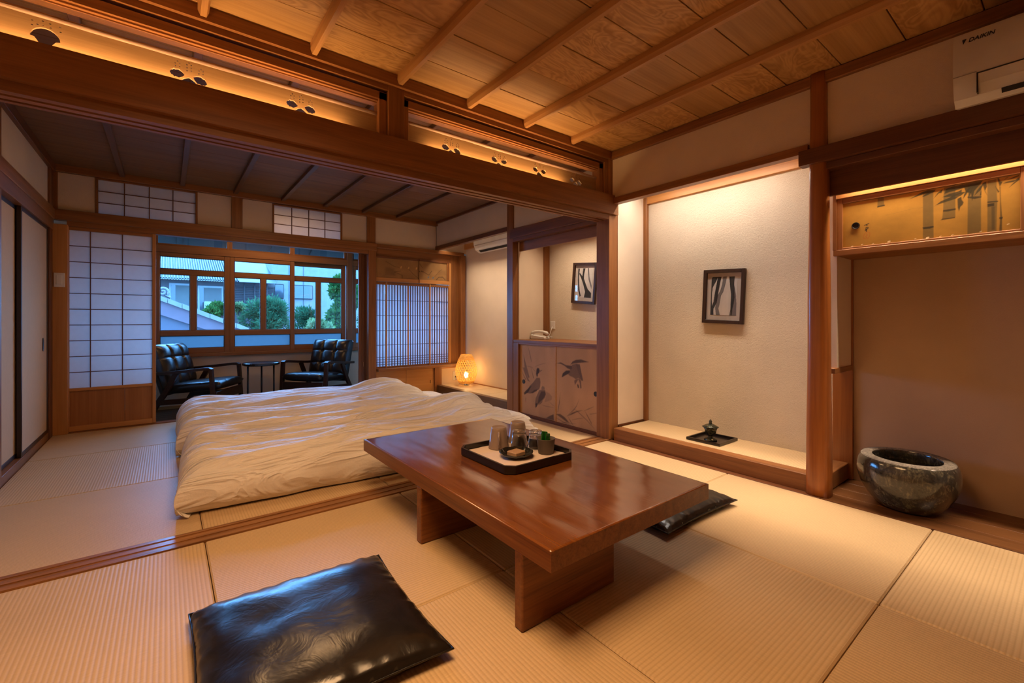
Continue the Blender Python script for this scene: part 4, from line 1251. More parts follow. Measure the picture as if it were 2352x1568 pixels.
# ---- telephone niche: cupboard with painted duck doors
CB = thing('telephone_cupboard', 'low cupboard with ducks painted on two sliding doors', 'cupboard', (2.85, 3.02, 0.0))
obj('worktop', B(2.812, 3.279, 2.446, 3.598, 0.726, 0.756, 0.003), 'wood_y', CB)
obj('frame_post', B(2.812, 2.862, 3.515, 3.598, 0.02, 0.726, 0.002), 'wood_z', CB)
obj('frame_rail', B(2.816, 2.86, 2.446, 3.515, 0.712, 0.727), 'wood_y', CB)
obj('sill', B(2.812, 2.89, 2.446, 3.598, -0.04, 0.022, 0.002), 'dark_y', CB)
paperc = (0.47, 0.265, 0.125)
ink, ink2, ink3 = (0.045, 0.027, 0.018), (0.12, 0.07, 0.045), (0.20, 0.115, 0.065)
DL = [('head', [(0.475, 0.629), (0.484, 0.663), (0.521, 0.68), (0.557, 0.672), (0.57, 0.645), (0.557, 0.612), (0.521, 0.594), (0.512, 0.556), (0.484, 0.553), (0.469, 0.591)]), ('beak', [(0.566, 0.644), (0.639, 0.658), (0.639, 0.648), (0.576, 0.625)]), ('body', [(0.484, 0.54), (0.576, 0.543), (0.591, 0.488), (0.585, 0.431), (0.557, 0.382), (0.484, 0.365), (0.393, 0.347), (0.297, 0.299), (0.2, 0.299), (0.142, 0.283), (0.279, 0.403), (0.393, 0.47)]), ('tail', [(0.103, 0.289), (0.181, 0.336), (0.316, 0.407), (0.335, 0.409), (0.239, 0.312), (0.133, 0.266)]), ('wing', [(0.297, 0.304), (0.411, 0.358), (0.521, 0.382), (0.484, 0.352), (0.374, 0.312)]), ('rock', [(0.744, 0.372), (0.839, 0.353), (0.908, 0.315), (0.892, 0.269), (0.77, 0.236), (0.701, 0.22), (0.736, 0.298)]), ('b2', [(0.557, 0.372), (0.63, 0.384), (0.718, 0.388), (0.738, 0.345), (0.718, 0.286), (0.611, 0.21), (0.521, 0.162), (0.456, 0.117), (0.437, 0.162), (0.456, 0.25)]), ('b2h', [(0.611, 0.406), (0.647, 0.438), (0.701, 0.428), (0.708, 0.396), (0.63, 0.38)]), ('b2w', [(0.54, 0.267), (0.611, 0.359), (0.718, 0.369), (0.736, 0.326), (0.665, 0.263), (0.521, 0.181)]), ('tail', [(0.447, 0.115), (0.456, 0.174), (0.512, 0.19), (0.484, 0.13)]), ('wing', [(0.557, 0.175), (0.647, 0.228), (0.639, 0.213), (0.576, 0.177)]),
      ('r', [(0.103, 0.838), (0.163, 0.733), (0.279, 0.528), (0.239, 0.515), (0.133, 0.644)]), ('r', [(0.064, 0.658), (0.133, 0.658), (0.221, 0.524), (0.297, 0.463), (0.221, 0.476)]), ('r', [(0.316, 0.685), (0.353, 0.62), (0.411, 0.524), (0.383, 0.527)]), ('r', [(0.221, 0.988), (0.297, 0.866), (0.344, 0.753), (0.331, 0.753)]), ('r', [(0.004, 0.625), (0.043, 0.599), (0.181, 0.492), (0.163, 0.48)]), ('r', [(0.447, 0.693), (0.594, 0.734), (0.736, 0.758), (0.594, 0.728)]), ('r', [(0.353, 0.669), (0.447, 0.626), (0.447, 0.619)]), ('r', [(0.181, 0.686), (0.297, 0.683), (0.383, 0.674), (0.297, 0.676)]), ('g', [(0.736, 0.003), (0.839, 0.05), (0.942, 0.085), (0.95, 0.004)]), ('r', [(0.63, 0.175), (0.77, 0.172), (0.942, 0.175), (0.77, 0.164)]), ('r', [(0.822, 0.242), (0.942, 0.201), (0.933, 0.197)])]
DR = [('wl', [(0.017, 0.774), (0.121, 0.791), (0.246, 0.762), (0.382, 0.762), (0.391, 0.727), (0.352, 0.712), (0.277, 0.724), (0.215, 0.75), (0.121, 0.771)]), ('body', [(0.33, 0.698), (0.391, 0.78), (0.472, 0.793), (0.56, 0.79), (0.602, 0.674), (0.631, 0.593), (0.602, 0.591), (0.53, 0.619), (0.472, 0.597), (0.413, 0.618), (0.338, 0.629), (0.292, 0.651)]), ('wl', [(0.345, 0.772), (0.398, 0.818), (0.472, 0.842), (0.587, 0.854), (0.756, 0.831), (0.617, 0.816), (0.472, 0.801), (0.398, 0.788)]), ('w2', [(0.472, 0.793), (0.56, 0.79), (0.602, 0.674), (0.633, 0.597), (0.609, 0.587), (0.53, 0.686)]), ('head', [(0.143, 0.601), (0.167, 0.651), (0.246, 0.692), (0.323, 0.701), (0.338, 0.68), (0.292, 0.651), (0.215, 0.623), (0.167, 0.603)]), ('t1', [(0.435, 0.577), (0.472, 0.597), (0.545, 0.612), (0.587, 0.59), (0.6, 0.498), (0.567, 0.491), (0.56, 0.553), (0.53, 0.601), (0.45, 0.523)]), ('head', [(0.501, 0.54), (0.53, 0.534), (0.545, 0.493), (0.516, 0.495)]),
      ('g', [(-0.009, 0.101), (0.105, 0.115), (0.215, 0.086), (0.323, 0.031), (0.261, 0.031), (0.136, 0.066)]), ('g', [(0.277, 0.111), (0.382, 0.164), (0.501, 0.204), (0.617, 0.223), (0.501, 0.188), (0.367, 0.136)]), ('r', [(0.04, 0.133), (0.081, 0.272), (0.112, 0.399), (0.097, 0.264), (0.053, 0.136)]), ('r', [(0.261, 0.105), (0.413, 0.207), (0.486, 0.267), (0.545, 0.35), (0.494, 0.26), (0.428, 0.2)]), ('r', [(0.644, 0.219), (0.756, 0.266), (0.866, 0.299), (0.756, 0.254)]), ('r', [(0.442, 0.219), (0.545, 0.19), (0.728, 0.114), (0.879, 0.029), (0.716, 0.108), (0.53, 0.184)]), ('r', [(0.673, 0.222), (0.728, 0.18), (0.811, 0.101), (0.824, 0.07), (0.716, 0.169)]), ('r', [(0.007, -0.009), (0.246, 0.025), (0.472, 0.035), (0.246, 0.016)]), ('g', [(0.292, 0.105), (0.367, 0.047), (0.435, -0.004), (0.352, 0.044)]), ('g', [(-0.009, 0.055), (0.167, 0.026), (0.413, -0.007), (0.167, 0.018)]), ('r', [(0.771, 0.199), (0.958, 0.238), (0.958, 0.235), (0.798, 0.196)]), ('r', [(0.382, 0.074), (0.501, 0.108), (0.644, 0.131), (0.501, 0.099)])]
tone = {'head': (ink, 0.95), 'beak': (ink2, 0.7), 'body': (ink2, 0.8), 'tail': (ink, 0.9), 'wing': (ink, 0.9), 'rock': (ink3, 0.45), 'b2': (ink2, 0.75), 'b2h': (ink3, 0.8), 'b2w': (ink, 0.7), 'r': (ink2, 0.7), 'g': (ink, 0.75), 'wl': (ink, 0.85), 'w2': (ink2, 0.6), 't1': (ink2, 0.8)}
def duck_door(y1, y0, x, shapes, hy):
    d = obj('door', B(x + 0.002, x + 0.014, y0, y1, 0.022, 0.716), 'fusuma', CB)
    cv = Canvas(130, 170, paperc)
    for k, p in shapes:
        col, al = tone[k]
        cv.poly(p, col, al, 0.006)
    if hy > 3:
        for k in range(6): cv.line([(0.16, 0.225 - 0.012 * k), (0.175, 0.219 - 0.012 * k)], 0.006, ink if k < 4 else (0.35, 0.05, 0.03), 0.8)
        cv.poly([(0, 0), (0.09, 0), (0.10, 0.5), (0.06, 0.8), (0.05, 1), (0, 1)], (0.52, 0.27, 0.08), 0.5, 0.05)
    cv.mottle(0.25, 5)
    cv.build('painting', lambda u, v: (x + 0.0015, y1 + (y0 - y1) * u, 0.022 + 0.694 * v), MAT['ink'], d)
    h = obj('handle', lathe([(0.0, 0.0), (0.017, 0.0), (0.021, 0.002), (0.021, -0.001), (0.0, -0.002)], 20), 'black_metal', d, local=True)
    h.matrix_basis = Matrix.Translation(wmat(d).inverted() @ Vector((x - 0.0005, hy, 0.338))) @ Matrix.Rotation(-PI / 2, 4, 'Y')
    return d
d1 = duck_door(3.513, 2.992, 2.836, DL, 3.455)
d2 = duck_door(2.980, 2.446, 2.826, DR, 2.497)
obj('door_edge', B(2.822, 2.842, 2.974, 2.992, 0.022, 0.716, 0.002), 'orange_y', CB)

# telephone on the worktop
PH = thing('telephone', 'white corded telephone on the cupboard worktop', 'telephone', (3.06, 3.46, 0.756), math.radians(100))
bm = B(-0.095, 0.095, -0.045, 0.045, 0.0, 0.035, 0.008)
for v in bm.verts:
    if v.co.z > 0.02: v.co.z += v.co.x * 0.12 + 0.006
obj('base', bm, 'white_plastic', PH, local=True)
obj('handset', tube([(-0.11, 0.01, 0.052), (-0.09, 0.01, 0.066), (-0.05, 0.01, 0.078), (0.0, 0.01, 0.083), (0.05, 0.01, 0.080), (0.09, 0.01, 0.068), (0.105, 0.01, 0.050)], [0.014, 0.019, 0.014, 0.012, 0.014, 0.019, 0.014], 10), 'white_plastic', PH, smooth=True, local=True)
coil = []
for k in range(70):
    t_ = k / 69; a = k * 1.25
    coil.append((-0.10 - 0.035 * math.sin(PI * t_) + 0.004 * math.cos(a), -0.055 + 0.07 * t_, 0.012 + 0.03 * t_ + 0.004 * math.sin(a)))
obj('coiled_cord', tube(coil, 0.002, 5), 'white_plastic', PH, smooth=True, local=True)
T = thing('wall_jack', 'small white telephone jack plate above the telephone', 'outlet', (3.28, 3.50, 0.86))
obj('plate', B(3.272, 3.281, 3.465, 3.535, 0.86, 0.945, 0.003), 'white_plastic', T)
obj('cord', tube([(3.268, 3.50, 0.885), (3.262, 3.51, 0.85), (3.25, 3.52, 0.80), (3.21, 3.52, 0.762), (3.10, 3.50, 0.761)], 0.004, 6), 'white_plastic', PH, smooth=True)

# ---- framed prints
MAT['frame_wood'] = wood('dark_frame_wood', (0.022, 0.010, 0.006), (0.050, 0.024, 0.014), 'z', grain=40)
MAT['mat_board'] = plain('mat_board', (0.66, 0.56, 0.48), 0.8, 0.1)
A1 = [('k', [(0.006, 0.947), (0.036, 0.992), (0.243, 0.994), (0.202, 0.911), (0.055, 0.72), (0.036, 0.575), (0.037, 0.443), (0.05, 0.218), (0.119, 0.151), (0.128, 0.006), (0.0, 0.0)]), ('k', [(0.252, 0.993), (0.387, 0.993), (0.342, 0.839), (0.291, 0.606), (0.267, 0.502), (0.239, 0.346), (0.198, 0.268), (0.119, 0.164), (0.05, 0.218), (0.112, 0.335), (0.154, 0.571), (0.214, 0.818)]), ('g', [(0.459, 0.989), (0.594, 0.995), (0.558, 0.842), (0.472, 0.6), (0.394, 0.511), (0.343, 0.265), (0.311, 0.174), (0.373, 0.004), (0.236, 0.0), (0.194, 0.189), (0.239, 0.332), (0.277, 0.515), (0.365, 0.629), (0.439, 0.808)]), ('g2', [(0.88, 0.79), (0.957, 0.533), (0.989, 0.291), (0.996, 0.0), (0.75, 0.001), (0.80, 0.23), (0.85, 0.42)]), ('k', [(0.693, 0.99), (0.892, 0.995), (0.88, 0.79), (0.916, 0.458), (0.889, 0.293), (0.846, 0.167), (0.836, 0.001), (0.8, 0.001), (0.78, 0.283), (0.785, 0.538), (0.734, 0.757)])]
A2 = [('k', [(0.02, 0.98), (0.12, 0.985), (0.10, 0.7), (0.14, 0.45), (0.20, 0.22), (0.30, 0.05), (0.22, 0.02), (0.10, 0.25), (0.03, 0.6)]), ('k', [(0.36, 0.99), (0.50, 0.99), (0.44, 0.80), (0.44, 0.64), (0.62, 0.42), (0.74, 0.28), (0.98, 0.16), (0.98, 0.0), (0.52, 0.0), (0.58, 0.20), (0.40, 0.48), (0.26, 0.66), (0.12, 0.80), (0.14, 0.84), (0.33, 0.72)]), ('g', [(0.66, 1.0), (0.73, 1.0), (0.80, 0.70), (0.98, 0.40), (0.98, 0.30), (0.76, 0.62)])]
def print_frame(loc, w, h, tilt, shapes, lab, x_mat):
    t = thing('framed_print', lab, 'picture', loc)
    t.rotation_euler = (tilt, 0, 0)
    fw, d = 0.026, 0.024
    for a, b in ((-w / 2, -w / 2 + fw), (w / 2 - fw, w / 2)):
        obj('frame_side', B(-d, 0.0, a, b, 0, h, 0.002), 'frame_wood', t, local=True)
    for a, b in ((0, fw), (h - fw, h)):
        obj('frame_side', B(-d, 0.0, -w / 2 + fw, w / 2 - fw, a, b, 0.002), 'frame_wood', t, local=True)
    obj('mat_board', B(-0.006, -0.002, -w / 2 + fw - 0.002, w / 2 - fw + 0.002, fw - 0.002, h - fw + 0.002), 'mat_board', t, local=True)
    cv = Canvas(84, 116, (0.74, 0.66, 0.60))
    cc = {'k': (0.012, 0.014, 0.016), 'g': (0.20, 0.18, 0.18), 'g2': (0.17, 0.14, 0.14)}
    for k, p in shapes:
        cv.poly(p, cc[k], 0.97, 0.006)
        cv.line(p + [p[0]], 0.010, (0.01, 0.01, 0.01), 0.9)
    cv.mottle(0.18, 4)
    m = 0.058
    M = wmat(t)
    cv.build('print', lambda u, v: M @ Vector((-0.0075, w / 2 - m - (w - 2 * m) * u, m + 0.004 + (h - 2 * m) * v)), MAT['ink'], t)
    gl = obj('glazing', B(-0.0105, -0.009, -w / 2 + fw, w / 2 - fw, fw, h - fw), 'glass', t, local=True)
print_frame((3.268, 1.648, 0.928), 0.310, 0.402, math.radians(2.4), A1, 'black framed print of grey tree trunks in the picture alcove', 3.25)
print_frame((3.278, 3.055, 1.118), 0.315, 0.405, math.radians(5), A2, 'black framed print of forked black branches above the telephone shelf', 3.25)

# ---- incense burner and tray
T = thing('small_tray', 'small black rectangular tray on the picture alcove mat', 'tray', (3.078, 1.632, 0.0967))
obj('tray_base', B(2.952, 3.204, 1.512, 1.754, 0.0967, 0.102, 0.001), 'black_lacquer', T)
bm = BM()
for q in ((2.95, 2.962, 1.510, 1.756), (3.194, 3.206, 1.510, 1.756), (2.962, 3.194, 1.510, 1.522), (2.962, 3.194, 1.744, 1.756)):
    box(bm, q[0], q[1], q[2], q[3], 0.0967, 0.117, 0.001)
obj('tray_rim', bm, 'black_lacquer', T)['kind'] = 'stuff'
def bronze():
    t = NT('green_bronze')
    n = t.noise(t.coords((60, 60, 60)), 1.0, 4)
    c = t.ramp(n, [(0.35, (0.012, 0.014, 0.010)), (0.58, (0.07, 0.075, 0.05)), (0.75, (0.32, 0.20, 0.07))])
    t.principled(c, 0.25, 0.6, metal=0.6, normal=t.bump(n, 0.5, 0.004))
    return t.m
MAT['bronze'] = bronze()
T = thing('incense_burner', 'dark green lidded incense burner on the small black tray', 'incense burner', (3.045, 1.625, 0.1025))
obj('body', lathe([(0.0, 0.0), (0.042, 0.0), (0.044, 0.006), (0.036, 0.016), (0.018, 0.024), (0.014, 0.030), (0.024, 0.038), (0.036, 0.055), (0.040, 0.075), (0.046, 0.090), (0.044, 0.092), (0.0, 0.085)], 32), 'bronze', T, smooth=True, local=True)
obj('lid', lathe([(0.054, 0.094), (0.055, 0.097), (0.040, 0.105), (0.026, 0.113), (0.012, 0.117), (0.0, 0.118)], 32), 'bronze', T, smooth=True, local=True)
obj('lid', lathe([(0.054, 0.094), (0.030, 0.092), (0.0, 0.092)], 32), 'bronze', T, smooth=True, local=True)
obj('knob', lathe([(0.010, 0.116), (0.012, 0.122), (0.008, 0.127), (0.012, 0.133), (0.008, 0.139), (0.003, 0.147), (0.0, 0.150)], 14), 'bronze', T, smooth=True, local=True)

# ---- stone bowl
def stone_mat(name, base, vein, rough, bumpk=0.1, scale=18, coat=0.5):
    t = NT(name)
    n = t.noise(t.coords((scale, scale, scale)), 1.0, 6, 1.6, 0.7)
    n2 = t.noise(t.coords((70, 70, 25)), 1.0, 4, 0.8)
    big = t.noise(t.coords((5, 5, 5)), 1.0, 2)
    f = t.math('ADD', t.math('MULTIPLY', n, 0.55), t.math('ADD', t.math('MULTIPLY', n2, 0.25), t.math('MULTIPLY', big, 0.2)))
    c = t.ramp(f, [(0.38, base), (0.5, tuple(b * 2.4 for b in base)), (0.6, vein), (0.66, tuple(b * 1.5 for b in base))])
    t.principled(c, rough, 0.5, normal=t.bump(n2, bumpk, 0.004), coat=coat)
    return t.m
MAT['stone'] = stone_mat('polished_dark_stone', (0.016, 0.015, 0.013), (0.14, 0.125, 0.08), 0.12)
MAT['stone_rough'] = stone_mat('pitted_grey_stone', (0.07, 0.06, 0.05), (0.30, 0.26, 0.22), 0.8, 0.9, 60, 0.0)
MAT['water'] = plain('still_dark_water', (0.012, 0.013, 0.010), 0.02, 0.5)
BW = thing('stone_bowl', 'large polished dark stone hibachi bowl in the wooden floored alcove', 'bowl', (2.985, 0.555, 0.0))
def bowl_shape(bm):
    for v in bm.verts:
        a = math.atan2(v.co.y, v.co.x); r = math.hypot(v.co.x, v.co.y)
        k = 1 + 0.022 * math.sin(2 * a + 0.7) + 0.012 * math.sin(3 * a + 2)
        v.co.x *= k; v.co.y *= k
    return bm
obj('bowl_body', bowl_shape(lathe([(0.0, 0.0), (0.105, 0.0), (0.128, 0.012), (0.160, 0.050), (0.190, 0.105), (0.205, 0.155), (0.206, 0.195), (0.199, 0.232), (0.190, 0.247), (0.188, 0.249)], 64)), 'stone', BW, smooth=True, local=True)
obj('rim', bowl_shape(lathe([(0.1885, 0.2485), (0.183, 0.254), (0.165, 0.257), (0.146, 0.255), (0.140, 0.252)], 64)), 'stone_rough', BW, smooth=True, local=True)
obj('bowl_inside', bowl_shape(lathe([(0.1402, 0.2525), (0.137, 0.246), (0.145, 0.20), (0.13, 0.10), (0.08, 0.06), (0.0, 0.05)], 64)), 'stone', BW, smooth=True, local=True)
obj('bowl_liner', bowl_shape(lathe([(0.1425, 0.205), (0.0, 0.205)], 64)), 'water', BW, local=True)

# ---- overhead cupboard with bamboo painting
OC = thing('overhead_cupboard', 'overhead cupboard with bamboo painted on gold sliding doors', 'cupboard', (3.1, 0.0, 1.312))
obj('bottom_board', B(2.966, 3.25, -1.5, 0.868, 1.312, 1.344, 0.002), 'wood_y', OC)
obj('side_board', B(2.966, 3.25, 0.852, 0.870, 1.344, 1.66, 0.001), 'wood_z', OC)
obj('top_rail', B(2.962, 3.01, -1.5, 0.854, 1.628, 1.662, 0.002), 'light_y', OC)
obj('top_board', B(3.01, 3.25, -1.5, 0.854, 1.64, 1.66), 'wood_y', OC)
BAM = [('culm', [(0.508, 0.975), (0.566, 0.963), (0.568, 0.0), (0.508, 0.0)]), ('node', [(0.505, 0.246), (0.568, 0.25), (0.569, 0.221), (0.548, 0.205), (0.511, 0.209)]), ('culm', [(0.624, 0.984), (0.685, 1.02), (0.685, 0.52), (0.685, 0.373), (0.615, 0.369), (0.62, 0.541)]), ('node', [(0.62, 0.541), (0.687, 0.541), (0.687, 0.512), (0.647, 0.5), (0.62, 0.508)]), ('node', [(0.615, 0.373), (0.684, 0.373), (0.682, 0.352), (0.606, 0.344)]), ('culm', [(0.75, 0.955), (0.815, 0.967), (0.815, 0.02), (0.747, 0.004)]), ('node', [(0.747, 0.734), (0.817, 0.701), (0.817, 0.676), (0.782, 0.668), (0.748, 0.709)]), ('culm', [(0.846, 0.975), (0.889, 0.98), (0.893, 0.566), (0.889, 0.0), (0.846, 0.0)]), ('node', [(0.846, 0.582), (0.898, 0.57), (0.898, 0.549), (0.846, 0.557)]), ('node', [(0.846, 0.537), (0.879, 0.537), (0.879, 0.48), (0.863, 0.484), (0.847, 0.48)]), ('dark', [(0.866, 0.475), (0.881, 0.471), (0.881, 0.041), (0.867, 0.037)]), ('stal', [(0.904, 0.824), (0.908, 0.824), (0.911, 0.492), (0.916, 0.254), (0.915, 0.0), (0.902, 0.0), (0.907, 0.246), (0.907, 0.496)]), ('node', [(0.902, 0.258), (0.919, 0.262), (0.919, 0.23), (0.91, 0.217), (0.902, 0.234)]), ('culm', [(0.235, 1.004), (0.273, 1.0), (0.275, 0.848), (0.281, 0.811), (0.232, 0.799)]), ('node', [(0.232, 0.83), (0.279, 0.835), (0.281, 0.811), (0.232, 0.799)]),
       ('l', [(0.431, 0.869), (0.501, 0.967), (0.536, 0.992), (0.582, 0.975), (0.518, 0.926)]), ('l', [(0.501, 0.865), (0.536, 0.947), (0.579, 0.975), (0.573, 0.934), (0.524, 0.877)]), ('l', [(0.568, 0.799), (0.591, 0.902), (0.618, 0.963), (0.612, 0.889), (0.597, 0.889)]), ('l', [(0.577, 0.656), (0.609, 0.725), (0.653, 0.766), (0.705, 0.762), (0.685, 0.725), (0.638, 0.697)]), ('l', [(0.615, 0.799), (0.653, 0.844), (0.698, 0.861), (0.719, 0.889), (0.718, 0.816), (0.669, 0.779)]), ('l', [(0.65, 0.758), (0.676, 0.807), (0.719, 0.836), (0.739, 0.832), (0.711, 0.766)]), ('l', [(0.696, 0.721), (0.716, 0.75), (0.719, 0.684), (0.728, 0.635), (0.722, 0.586), (0.711, 0.557), (0.704, 0.471), (0.698, 0.545)]), ('l', [(0.725, 0.701), (0.73, 0.787), (0.745, 0.873), (0.762, 0.893), (0.742, 0.779)]), ('l', [(0.627, 0.857), (0.635, 0.951), (0.656, 0.971), (0.725, 0.992), (0.734, 0.914), (0.698, 0.893), (0.653, 0.877)]), ('l', [(0.725, 0.984), (0.762, 0.992), (0.824, 0.992), (0.809, 0.926), (0.782, 0.82), (0.771, 0.635), (0.765, 0.787), (0.739, 0.824)]), ('l', [(0.782, 0.73), (0.795, 0.82), (0.824, 0.939), (0.835, 0.971), (0.814, 0.82)]), ('l', [(0.823, 0.93), (0.841, 0.971), (0.844, 0.865), (0.835, 0.795), (0.846, 0.701), (0.834, 0.775)]), ('l', [(0.893, 0.988), (0.902, 0.988), (0.907, 0.926), (0.918, 0.91), (0.911, 0.861), (0.905, 0.824)]), ('l', [(0.884, 0.848), (0.896, 0.779), (0.904, 0.734), (0.896, 0.717)]), ('l', [(0.919, 0.873), (0.94, 0.898), (0.976, 0.902), (0.995, 0.947), (0.995, 0.898), (0.965, 0.869)]), ('l', [(0.94, 0.93), (0.971, 0.963), (0.994, 0.984), (0.994, 0.959), (0.965, 0.939)]), ('l', [(0.947, 0.779), (0.968, 0.857), (0.995, 0.918), (0.995, 0.893)]), ('l', [(0.922, 0.914), (0.934, 0.971), (0.95, 0.98), (0.934, 0.959)]), ('l', [(0.751, 0.689), (0.756, 0.791), (0.773, 0.885), (0.762, 0.766)]), ('l', [(0.809, 0.717), (0.814, 0.799), (0.817, 0.84), (0.817, 0.713)])]
def bamboo_door(y1, y0, x, lab, full=True):
    d = obj('door', B(x + 0.004, x + 0.016, y0, y1, 1.346, 1.628), 'dark_y', OC)
    for a, b in ((y1 - 0.028, y1), (y0, y0 + 0.022)):
        obj('stile', B(x - 0.004, x + 0.016, a, b, 1.346, 1.628, 0.002), 'wood_z', d)
    obj('rail', B(x - 0.004, x + 0.016, y0 + 0.022, y1 - 0.028, 1.598, 1.628, 0.002), 'wood_y', d)
    obj('rail', B(x - 0.004, x + 0.016, y0 + 0.022, y1 - 0.028, 1.344, 1.354, 0.001), 'wood_y', d)
    a, b = y1 - 0.028, y0 + 0.022
    cv = Canvas(330, 124, (0.40, 0.205, 0.034))
    cl = {'culm': ((0.10, 0.075, 0.03), 0.72), 'node': ((0.03, 0.022, 0.012), 0.9), 'dark': ((0.05, 0.038, 0.02), 0.6), 'stal': ((0.05, 0.035, 0.015), 0.85), 'l': ((0.032, 0.028, 0.014), 0.9)}
    if full:
        for k, p in BAM:
            col, al = cl[k]
            cv.poly(p, col, al, 0.005, asp=2.66)
        cv.line([(0.28, 0.60), (0.45, 0.66), (0.62, 0.64)], 0.005, (0.2, 0.12, 0.04), 0.6, asp=2.66)
        for p in ([(0.148, 0.452), (0.162, 0.462), (0.176, 0.478)], [(0.160, 0.455), (0.166, 0.438)], [(0.156, 0.385), (0.162, 0.402), (0.172, 0.395), (0.170, 0.372), (0.158, 0.352)], [(0.156, 0.36), (0.154, 0.335)], [(0.162, 0.37), (0.161, 0.31)]):
            cv.line(p, 0.018, (0.02, 0.014, 0.01), 0.95, asp=2.66)
        red = (0.42, 0.07, 0.02)
        cv.line([(0.163, 0.300), (0.150, 0.270), (0.142, 0.22), (0.144, 0.155), (0.158, 0.150)], 0.010, red, 0.6, asp=2.66)
        cv.line([(0.163, 0.300), (0.184, 0.275), (0.182, 0.20), (0.170, 0.15)], 0.010, red, 0.6, asp=2.66)
        cv.line([(0.158, 0.26), (0.168, 0.23), (0.156, 0.20), (0.166, 0.16)], 0.012, red, 0.6, asp=2.66)
        for (q, r, w) in ((0.302, 0.03, 0.03), (0.128, 0.03, 0.018), (0.06, 0.012, 0.02), (0.20, 0.02, 0.014), (0.46, 0.03, 0.012), (0.53, 0.02, 0.03), (0.60, 0.02, 0.012), (0.665, 0.02, 0.014), (0.81, 0.03, 0.012), (0.94, 0.11, 0.012)):
            cv.line([(q, r), (q + 0.008, r + 0.008)], w, (0.85, 0.70, 0.45), 0.95, asp=2.66)
    cv.mottle(0.35, 4); cv.mottle(0.12, 14)
    cv.build('painting', lambda u, v: (x + 0.002, a + (b - a) * u, 1.354 + 0.244 * v), MAT['ink_gold'], d)
    if full:
        h = obj('handle', lathe([(0.0, 0.001), (0.013, 0.001), (0.015, 0.004), (0.018, 0.004), (0.0185, 0.0), (0.0, -0.001)], 24), 'black_metal', d, local=True)
        h.matrix_basis = Matrix.Translation(wmat(d).inverted() @ Vector((x + 0.0015, 0.766, 1.468))) @ Matrix.Rotation(-PI / 2, 4, 'Y')
bamboo_door(0.852, 0.150, 2.974, '')
bamboo_door(0.172, -0.55, 2.994, '', False)

# ---- painted panels above the lattice window
PP = thing('painted_panels', 'dim brown painted sliding panels above the lattice window', 'panel', (2.5, 5.27, 1.43))
for k, (x0, x1, y) in enumerate(((2.0, 2.60, 5.272), (2.575, 3.012, 5.258))):
    d = obj('panel', B(x0, x1, y + 0.004, y + 0.014, 1.43, 1.72), 'dark_x', PP)
    obj('rail', B(x0, x1, y - 0.006, y + 0.016, 1.43, 1.478, 0.002), 'light_x', d)
    obj('rail', B(x0, x1, y - 0.006, y + 0.016, 1.716, 1.74, 0.002), 'dark_x', d)
    if k: obj('stile', B(x1 - 0.036, x1, y - 0.006, y + 0.016, 1.478, 1.716, 0.002), 'wood_z', d)
    cv = Canvas(120, 60, (0.30, 0.165, 0.062))
    dk = (0.10, 0.055, 0.025)
    if k == 0:
        cv.line([(0.22, 0.85), (0.40, 0.62), (0.52, 0.58)], 0.02, dk, 0.8, asp=2)
        cv.line([(0.55, 0.40), (0.40, 0.33), (0.58, 0.18), (0.58, 0.02)], 0.025, dk, 0.7, asp=2)
        cv.line([(0.72, 0.55), (0.82, 0.30), (0.98, 0.02)], 0.02, dk, 0.8, asp=2)
        cv.poly([(0.18, 0.1), (0.42, 0.15), (0.40, 0.5), (0.22, 0.55)], dk, 0.35, 0.06, asp=2)
        for q in (0.55, 0.72, 0.90):
            cv.line([(q, 0.56), (q + 0.01, 0.64)], 0.05, (0.62, 0.36, 0.11), 0.9, asp=2)
    else:
        cv.line([(0.02, 0.85), (0.12, 0.65)], 0.02, dk, 0.8, asp=2)
        cv.line([(0.08, 0.48), (0.34, 0.28), (0.45, 0.52)], 0.03, dk, 0.9, asp=2)
        cv.line([(0.55, 0.20), (0.72, 0.52), (0.82, 0.64)], 0.02, dk, 0.8, asp=2)
        cv.line([(0.62, 0.05), (0.70, 0.20), (0.85, 0.22), (0.95, 0.06)], 0.04, dk, 0.9, asp=2)
        for q in (0.0, 0.06, 0.12): cv.line([(q, 0.42), (q + 0.02, 0.46)], 0.04, (0.03, 0.02, 0.012), 0.9, asp=2)
        for q, r in ((0.29, 0.10), (0.46, 0.09)): cv.poly([(q, r), (q + 0.05, r + 0.02), (q + 0.06, r + 0.12), (q + 0.02, r + 0.09)], (0.08, 0.15, 0.24), 0.9, 0.01, asp=2)
        cv.poly([(0.62, 0.30), (0.98, 0.35), (0.96, 0.60), (0.70, 0.55)], dk, 0.3, 0.06, asp=2)
    cv.mottle(0.3, 5)
    xe = x1 - (0.036 if k else 0)
    cv.build('painting', lambda u, v: (x0 + (xe - x0) * u, y + 0.003, 1.478 + 0.238 * v), MAT['ink'], d)

